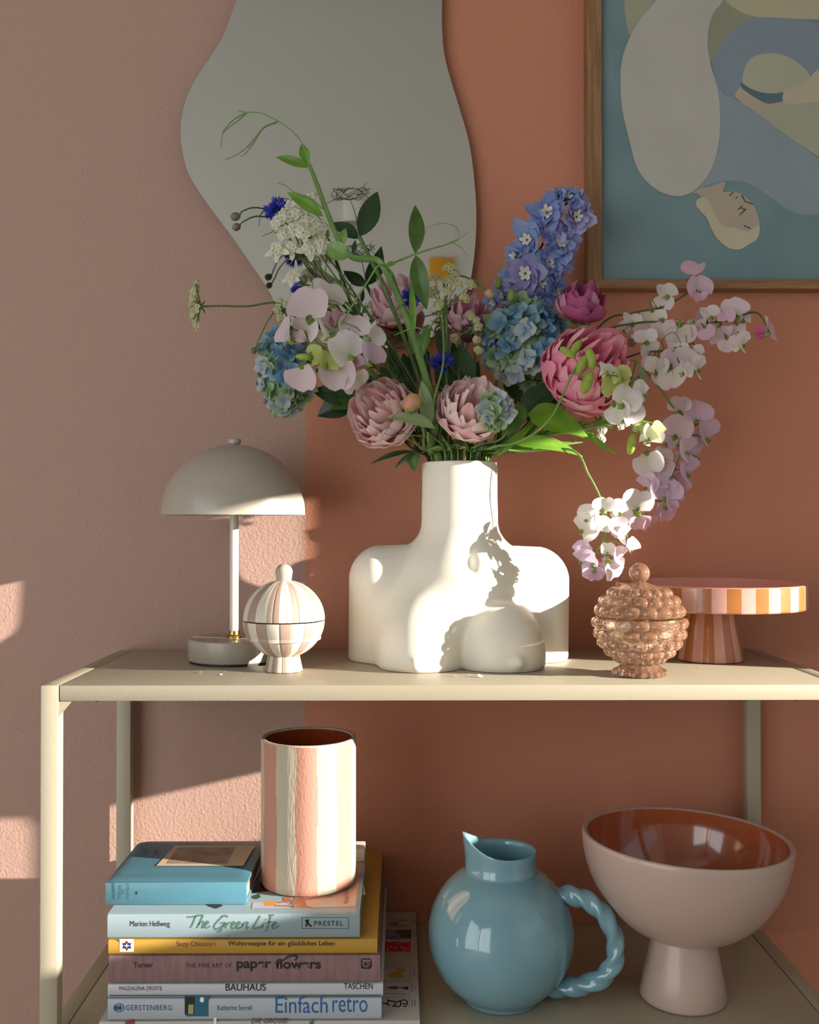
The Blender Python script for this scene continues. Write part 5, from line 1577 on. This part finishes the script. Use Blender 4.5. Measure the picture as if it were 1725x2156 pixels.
spray('cluster of white sweet peas half in sunlight above the drooping sprays', 1034, 0.0, [(1110, 910, 1.14), (1250, 790, 1.13), (1340, 746, 1.11), (1400, 738, 1.10), (1460, 722, 1.10)],
      [(1360, 712, 1.10, 44, W_, -.2, .3, 0), (1365, 732, 1.10, 40, W_, .3, -.3, 160), (1385, 775, 1.09, 46, W_, -.3, .2, 10), (1372, 768, 1.10, 34, W_, -.7, 0, 20), (1415, 765, 1.09, 56, B_, .1, .2, 10), (1440, 755, 1.09, 50, B_, .3, .3, -10), (1463, 775, 1.09, 46, W_, .8, 0, -60), (1412, 793, 1.085, 54, W_, 0, -.2, 170),
       (1395, 790, 1.09, 40, W_, -.4, -.2, 150), (1440, 778, 1.08, 40, W_, .4, 0, 20), (1425, 740, 1.10, 40, W_, 0, .3, 0), (1465, 745, 1.10, 34, W_, .7, .2, -40)], 64, tend=[[(1400, 738, 1.10), (1395, 715, 1.10), (1420, 700, 1.10), (1435, 730, 1.10), (1440, 790, 1.09)]], m_=m_stemd)
spray('drooping spray of pale lilac sweet peas arching in front of the wall', 1030, -.008, [(1120, 900, 1.171), (1250, 800, 1.165), (1330, 760, 1.153), (1375, 800, 1.147), (1420, 862, 1.141), (1440, 905, 1.141), (1430, 960, 1.135), (1410, 1010, 1.135), (1370, 1060, 1.129)],
      [(1432, 856, 1.141, 46, B_, -.3, .3, 0), (1462, 872, 1.141, 62, L_, .2, .2, -10), (1482, 912, 1.144, 66, L_, .8, 0, -40), (1428, 905, 1.135, 60, B_, -.2, .2, 20), (1455, 955, 1.141, 66, L_, .5, -.1, -60), (1410, 925, 1.141, 44, L_, -.6, 0, 40), (1440, 945, 1.132, 54, B_, .8, -.1, -50),
       (1368, 970, 1.135, 58, W_, -.3, -.2, 160), (1395, 960, 1.135, 40, W_, .2, .2, 20), (1440, 990, 1.138, 60, L_, .8, 0, -50), (1395, 1005, 1.135, 60, L_, -.1, .3, -70), (1370, 1020, 1.135, 46, L_, -.7, 0, 50), (1400, 1035, 1.129, 62, L_, 0, .1, 0), (1420, 1050, 1.132, 56, L_, .6, -.1, -30), (1403, 1066, 1.129, 44, P_, .1, -.3, 170),
       (1345, 1060, 1.129, 58, W_, -.2, .2, 10), (1318, 1085, 1.135, 36, B_, -.6, -.1, 30), (1345, 1095, 1.129, 44, B_, .1, -.4, 170), (1366, 1098, 1.129, 36, P_, .5, -.3, 160), (1432, 1030, 1.135, 46, L_, .9, .1, -40), (1400, 1080, 1.132, 40, L_, .4, -.4, 160)], 65)
spray('sunlit white and pink sweet peas hanging low beside the glass jar', 1022, -.02, [(1100, 950, 1.10), (1205, 948, 1.07), (1240, 1000, 1.06), (1265, 1050, 1.06), (1278, 1100, 1.055), (1270, 1140, 1.055), (1255, 1165, 1.055)],
      [(1272, 1065, 1.05, 42, W_, -.2, .3, 10), (1300, 1072, 1.06, 42, W_, .4, .3, -20), (1242, 1085, 1.05, 46, W_, -.6, .2, 30), (1236, 1112, 1.05, 54, W_, -.5, 0, 60), (1262, 1105, 1.045, 44, W_, .2, 0, 10), (1300, 1112, 1.05, 44, B_, .3, .3, -50), (1312, 1125, 1.05, 38, W_, .7, -.1, -70), (1326, 1150, 1.05, 38, B_, .7, 0, -20),
       (1226, 1160, 1.05, 42, L_, -.6, .2, 50), (1236, 1180, 1.05, 52, L_, -.5, -.2, 70), (1250, 1202, 1.045, 42, L_, -.1, -.4, 175), (1252, 1212, 1.04, 26, P_, 0, -.4, 175), (1286, 1195, 1.045, 54, B_, .5, -.2, 150), (1300, 1172, 1.05, 42, B_, .8, .1, -60), (1280, 1158, 1.05, 34, W_, .2, .2, 10)], 66)
spray('greenish white sweet peas lying over the bright pink peony', 1028, -.03, [(1090, 930, 1.068), (1160, 880, 1.038), (1225, 760, 1.018), (1290, 800, 1.018), (1325, 840, 1.028)],
      [(1290, 805, 1.013, 60, G_, .3, -.2, 170), (1278, 778, 1.008, 40, W_, .4, .4, 20), (1318, 840, 1.018, 60, W_, .1, 0, 30), (1348, 825, 1.023, 46, W_, .7, .3, -50), (1300, 865, 1.023, 50, W_, -.2, -.2, 150), (1330, 870, 1.028, 50, W_, .4, -.2, 170), (1305, 790, 1.008, 40, G_, .5, .2, -20)], 67,
      closed_buds=[(1212, 733, 1.013, 42, (.6, 0, .8)), (1196, 742, 1.013, 40, (.8, 0, -.5)), (1226, 768, 1.008, 46, (.4, 0, .9)), (1244, 755, 1.008, 50, (-.2, 0, 1)), (1237, 805, 1.008, 54, (.3, 0, .9))])
spray('small white sweet peas near the end of a leafy pea stem', 1028, -.01, [(1130, 920, 1.11), (1230, 905, 1.09), (1300, 890, 1.08), (1350, 892, 1.08)],
      [(1368, 918, 1.07, 46, W_, .3, .2, 20), (1385, 908, 1.07, 40, G_, .7, .3, -40), (1348, 905, 1.08, 24, G_, -.4, 0, 20)], 68, closed_buds=[(1330, 935, 1.08, 46, (.2, 0, 1))])

# ------------------------------------------------------------------ pea vine with winged stem, leaves and tendrils
tdl = []
def flush(m_):
    for t_ in tdl: obj('tendril', MB().tube(*t_), m_, root, angle=None)
    tdl.clear()
wing = lambda a, i: .75 + .75 * abs(cos(a)) ** 3
m_vine = mat('vine_green', '#72924a', .45, '#5a7b3c', 40, trans=.12)
root = bq('pea_vine', 'thick winged pea vine curling up in front of the mirror with tendrils', 'pea vine')
stem(root, 925, -.02, [(918, 880, 1.10), (880, 740, 1.08), (845, 640, 1.07), (812, 570, 1.06), (795, 548, 1.06), (765, 545, 1.06), (740, 540, 1.06), (715, 510, 1.06), (690, 450, 1.07), (668, 390, 1.08), (650, 345, 1.09)], .0039, .0018, m_vine, n=12, twist=wing, curve=CURVE_A)
for t_ in ([(650, 345, 1.09), (635, 300, 1.09), (610, 272, 1.09), (585, 255, 1.09), (550, 238, 1.09), (515, 236, 1.09), (500, 233, 1.09)],
           [(520, 237, 1.09), (495, 250, 1.09), (475, 270, 1.09), (468, 285, 1.09), (466, 310, 1.09)], [(520, 238, 1.09), (500, 255, 1.09), (480, 270, 1.09), (470, 280, 1.09)],
           [(585, 256, 1.09), (560, 265, 1.09), (545, 280, 1.09), (525, 305, 1.09), (500, 325, 1.09), (474, 336, 1.09)], [(582, 258, 1.09), (555, 270, 1.09), (535, 300, 1.09), (515, 325, 1.09), (505, 328, 1.09)],
           [(680, 440, 1.07), (650, 415, 1.06), (620, 405, 1.06), (600, 390, 1.06), (585, 386, 1.06)], [(850, 640, 1.07), (835, 650, 1.05), (820, 655, 1.04)]):
    tdl.append(tendril(t_, .0008))
tdl.append(tendril([(812, 560, 1.055), (850, 545, 1.06), (875, 535, 1.06), (905, 525, 1.06), (940, 515, 1.06), (965, 505, 1.06)], .0013))
for t_ in ([(940, 515, 1.06), (965, 500, 1.06), (962, 480, 1.06), (935, 470, 1.06), (905, 478, 1.06), (895, 492, 1.06)], [(965, 505, 1.06), (985, 490, 1.06)], [(950, 510, 1.06), (970, 520, 1.06), (985, 540, 1.06)]):
    tdl.append(tendril(t_, .0005))
for t_ in ([(905, 720, 1.06), (880, 690, 1.05), (830, 706, 1.05)], [(880, 720, 1.06), (905, 690, 1.05), (915, 672, 1.05)]):
    tdl.append(tendril(t_, .0012))
for t_ in ([(900, 900, 1.06), (870, 885, 1.05), (830, 880, 1.05), (815, 905, 1.045), (800, 930, 1.045)], [(905, 920, 1.06), (860, 915, 1.05), (815, 900, 1.05)], [(900, 880, 1.06), (890, 850, 1.05), (870, 845, 1.05), (845, 860, 1.05), (825, 880, 1.05)], [(895, 840, 1.05), (885, 820, 1.05), (895, 812, 1.05), (898, 825, 1.05)]):
    tdl.append(tendril(t_, .0005))
flush(m_pea)
def L(base, tip, w, Y, n=(0, -1, 0), **k):
    return leaf(at(base[0], base[1], Y), at(tip[0], tip[1], Y + k.pop('dy', 0)), w / FPX * Y, n, parent=root, **k)
L((650, 352), (581, 328), 20, 1.09, m_=m_leafb); L((648, 345), (635, 302), 22, 1.09, m_=m_leafb)
L((680, 455), (604, 402), 26, 1.07, m_=m_leafb); L((730, 545), (688, 512), 40, 1.06, m_=m_pea); L((715, 520), (728, 480), 20, 1.06, m_=m_pea)
L((875, 533), (876, 430), 34, 1.06, n=(.2, -1, 0)); L((876, 538), (897, 650), 38, 1.06, n=(-.2, -1, 0)); L((812, 560), (835, 552), 10, 1.05, m_=m_leafb)
L((905, 690), (888, 752), 26, 1.05, n=(-.5, -1, .2), m_=m_leaf, fold=.5); L((872, 700), (866, 590), 14, 1.06, m_=m_leafb)
L((916, 902), (815, 872), 34, 1.05, n=(.1, -.8, .6), m_=m_leafp, fold=.3); L((905, 900), (888, 800), 30, 1.075, m_=m_leafp)
root = bq('pea_vine', 'slim leafy pea stem with a tangle of tendrils beside the mirror', 'pea vine')
stem(root, 940, .005, [(890, 820, 1.14), (820, 630, 1.13), (780, 545, 1.12), (757, 498, 1.12)], .0022, .0014, m_stem, twist=wing, n=8, curve=CURVE_B)
tdl.append(tendril([(757, 498, 1.12), (748, 450, 1.12), (738, 422, 1.12)], .0007))
rn = random.Random(77)
for k in range(4):
    a0 = rn.uniform(0, 6)
    tdl.append(tendril([(738 + 26 * sin(a0 + i * 1.3 + k) * (1 + .2 * k) , 408 + 14 * cos(a0 * 1.4 + i * 1.9), 1.12 + .004 * sin(i * 2 + k)) for i in range(8)], .00045))
tdl.append(tendril([(738, 420, 1.12), (715, 418, 1.12), (695, 425, 1.12), (685, 432, 1.12)], .0005)); tdl.append(tendril([(750, 410, 1.12), (768, 408, 1.12), (778, 405, 1.12), (766, 395, 1.12), (773, 383, 1.12)], .0005))
flush(m_stemd)
L((757, 498), (797, 402), 44, 1.12, n=(.3, -1, 0), m_=m_leafd); L((755, 502), (700, 467), 30, 1.125, n=(-.2, -1, .3), m_=m_leafd); L((745, 540), (748, 505), 10, 1.12, m_=m_leafd)

# ------------------------------------------------------------------ leafy sprigs
def sprig(label, mpx, mdy, path, leaves, m_=None, r=(.0016, .001), sm=None):
    global root
    root = bq('leafy_sprig', label, 'foliage')
    o, c = stem(root, mpx, mdy, path, r[0], r[1], sm or m_stem)
    for (b0, t0, w, Y, n, kw) in leaves:
        B0 = at(*b0, Y); nb = min(c[6:], key=lambda p: (p - B0).length)       # the blade grows from the stalk
        if (nb - B0).length > .02: obj('leaf_stalk', MB().tube([nb, lerp(nb, B0, .5) + Vector((0, 0, .002)), B0], .0007, 5), sm or m_stem, root, angle=None)
        else: B0 = nb
        leaf(B0, at(*t0, Y), w / FPX * Y, n, parent=root, m_=kw.get('m', m_), **{k: v for k, v in kw.items() if k != 'm'})
V = (0, -1, 0)
sprig('broad heart shaped leaf glowing green in the sun right of the vase', 1024, -.025, [(1060, 940, 1.10), (1100, 890, 1.09), (1112, 872, 1.088)], [((1108, 868), (1240, 914), 74, 1.085, (-.1, -.75, .55), {'p': .62, 'bend': .1})], m_leafb)
sprig('dark green folded leaf under the big hydrangea', 1018, -.015, [(1060, 920, 1.11), (1100, 880, 1.118)], [((1095, 880), (1176, 800), 60, 1.118, (-.3, -.8, .4), {'p': .9})], m_leafd)
sprig('curled green leaf beside the small hydrangea sprig', 1010, -.03, [(1045, 930, 1.08), (1068, 912, 1.06)], [((1100, 852), (1058, 918), 46, 1.05, (.2, -.9, .3), {'p': .7, 'fold': .5})], m_leaf)
sprig('long bright ribbed leaf pointing right above the vase shoulder', 1034, -.01, [(1070, 950, 1.12), (1090, 940, 1.11)], [((1085, 935), (1230, 952), 44, 1.078, (0, -.7, .7), {'p': .7}), ((1060, 950), (1180, 900), 18, 1.11, (0, -.8, .5), {})], m_leafb)
sprig('bright narrow leaves fanning right from the vase mouth', 1036, -.02, [(1060, 945, 1.12), (1110, 920, 1.10)], [((1045, 960), (1130, 885), 16, 1.09, V, {}), ((1040, 962), (1160, 915), 14, 1.10, V, {}), ((1050, 955), (1230, 930), 12, 1.11, V, {}), ((1100, 925), (1150, 855), 16, 1.10, V, {'m': m_leaf})], m_leafb)
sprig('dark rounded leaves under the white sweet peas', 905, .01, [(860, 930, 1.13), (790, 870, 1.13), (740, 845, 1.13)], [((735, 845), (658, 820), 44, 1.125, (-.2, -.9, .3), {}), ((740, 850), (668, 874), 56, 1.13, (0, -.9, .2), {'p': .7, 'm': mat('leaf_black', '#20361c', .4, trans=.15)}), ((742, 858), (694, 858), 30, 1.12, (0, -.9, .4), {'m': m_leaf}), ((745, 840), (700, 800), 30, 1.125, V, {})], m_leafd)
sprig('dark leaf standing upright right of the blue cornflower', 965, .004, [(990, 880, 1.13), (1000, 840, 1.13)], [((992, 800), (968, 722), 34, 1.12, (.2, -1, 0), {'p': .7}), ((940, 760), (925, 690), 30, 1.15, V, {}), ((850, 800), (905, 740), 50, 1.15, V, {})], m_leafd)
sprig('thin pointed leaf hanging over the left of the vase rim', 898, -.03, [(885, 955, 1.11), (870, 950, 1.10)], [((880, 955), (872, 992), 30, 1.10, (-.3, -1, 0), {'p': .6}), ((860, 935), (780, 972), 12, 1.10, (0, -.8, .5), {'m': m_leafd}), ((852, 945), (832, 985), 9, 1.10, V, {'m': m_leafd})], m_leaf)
sprig('small green leaf below the middle peony at the vase mouth', 965, -.03, [(962, 955, 1.10), (966, 940, 1.09)], [((962, 950), (978, 908), 26, 1.09, (.2, -1, 0), {})], m_leaf, sm=m_stemy)
sprig('leafy pea shoot with thin leaves low on the right', 1034, -.015, [(1090, 935, 1.12), (1200, 895, 1.10), (1290, 890, 1.09), (1310, 880, 1.09)], [((1250, 892), (1380, 886), 12, 1.085, (0, -.7, .6), {'bend': .1}), ((1225, 905), (1295, 962), 14, 1.085, (0, -.8, .5), {'bend': -.2}), ((1180, 912), (1250, 925), 10, 1.09, V, {}), ((1340, 760), (1365, 835), 14, 1.09, (.3, -1, 0), {'m': m_leafp}), ((1352, 790), (1322, 812), 12, 1.09, V, {'m': m_leafp})], m_leafb)
sprig('plain green stalks crossing in the middle of the vase mouth', 945, .0, [(925, 900, 1.15), (905, 800, 1.15), (895, 720, 1.15)], [((930, 890), (950, 800), 14, 1.14, V, {}), ((915, 930), (898, 860), 18, 1.12, V, {'m': m_leafp})], m_leafd, r=(.0035, .002), sm=m_leafd)
STL = ['pale grooved stalk at the foot of the thick pea vine', 'green stalk beside the grooved pale stalk under the pale leaf', 'straw coloured stalk between the two blush peonies', 'thin pale stalk under the middle blush peony',
       'thin pale wet stalk under the small hydrangea sprig', 'green stalk slanting up to the small hydrangea sprig', 'bright green stalk straight below the blue cornflower', 'upright green stalk behind the small leaf at the vase mouth',
       'straw coloured stalk slanting up to the curled green leaf', 'bright green stalk beside the sunlit feathery sprig', 'straw coloured stalk slanting up to the plump green bud', 'dark brown woody twig rising at the left of the vase mouth']
# bare stalks that only their own angle tells apart
rn = random.Random(5)
for k, (mp, dy, x, y, Y, sm) in enumerate([(915, -.03, 902, 910, 1.085, m_pea), (938, -.034, 928, 900, 1.10, m_stem), (958, -.03, 962, 905, 1.1, m_stemy), (972, -.034, 990, 920, 1.09, m_pea), (1000, -.03, 1003, 925, 1.09, m_pea),
                          (1014, -.028, 1045, 915, 1.09, m_stem), (950, -.036, 945, 915, 1.10, m_leafb), (990, -.036, 978, 920, 1.09, m_stem), (1028, -.02, 1085, 900, 1.09, m_stemy), (1022, -.03, 1065, 930, 1.09, m_leafb), (912, -.025, 862, 905, 1.10, m_stemy), (906, -.02, 850, 925, 1.11, mat('twig_brown', '#4a3527', .6))]):
    r0 = bq('flower_stalk', STL[k], 'stalk', 'bare stalks in the vase mouth')
    stem(r0, mp, dy, [(lerp(mp, x, .5), lerp(976, y, .5), lerp(YT + dy, Y, .6)), (x, y, Y)], .0022, .0016, sm)

# ------------------------------------------------------------------ fallen petal crumbs on the shelf
cr = petal_mat('fallen_petal', '#e6e2cf', '#efeade', .3)
cm = disc_flower(1, 1, .5, .5, seed=3).mesh('fallen_petal', cr)
for k, (x, y, s) in enumerate([(417, 1417, 9), (466, 1422, 6), (475, 1415, 4), (505, 1419, 4), (320, 1422, 4), (1016, 1427, 12), (962, 1424, 7), (985, 1422, 5), (1130, 1428, 4), (750, 1412, 5), (785, 1422, 4), (1220, 1418, 4), (1212, 1412, 3), (1478, 1407, 4), (533, 1424, 3)]):
    P = atz(x, y, ZT); S = s / 2050
    o = put('fallen_petal', cm, None, Matrix.Translation(P + Vector((0, 0, S * .05))) @ Matrix.Rotation(k * 1.7, 4, 'Z') @ Matrix.Diagonal((S, S, S, 1)))
    tag(o, 'tiny white fallen petal crumb lying on the upper shelf', 'petal', 'fallen petal crumbs on the upper shelf')
# ------------------------------------------------------------------ dark greenery filling the heart of the bouquet
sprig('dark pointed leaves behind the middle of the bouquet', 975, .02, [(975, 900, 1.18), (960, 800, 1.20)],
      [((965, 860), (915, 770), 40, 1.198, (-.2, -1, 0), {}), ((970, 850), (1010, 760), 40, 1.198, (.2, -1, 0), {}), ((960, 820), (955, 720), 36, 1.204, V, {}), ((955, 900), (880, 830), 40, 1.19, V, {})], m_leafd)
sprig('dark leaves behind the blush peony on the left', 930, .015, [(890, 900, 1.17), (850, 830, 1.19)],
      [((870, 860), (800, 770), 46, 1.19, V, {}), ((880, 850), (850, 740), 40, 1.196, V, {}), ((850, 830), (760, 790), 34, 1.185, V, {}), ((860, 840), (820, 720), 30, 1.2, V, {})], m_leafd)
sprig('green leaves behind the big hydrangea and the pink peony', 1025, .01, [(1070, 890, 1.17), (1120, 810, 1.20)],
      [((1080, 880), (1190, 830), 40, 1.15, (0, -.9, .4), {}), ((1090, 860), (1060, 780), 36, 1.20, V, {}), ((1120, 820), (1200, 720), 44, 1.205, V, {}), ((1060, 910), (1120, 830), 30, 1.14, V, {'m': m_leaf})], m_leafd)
for args in LATE: leaflets(*args)
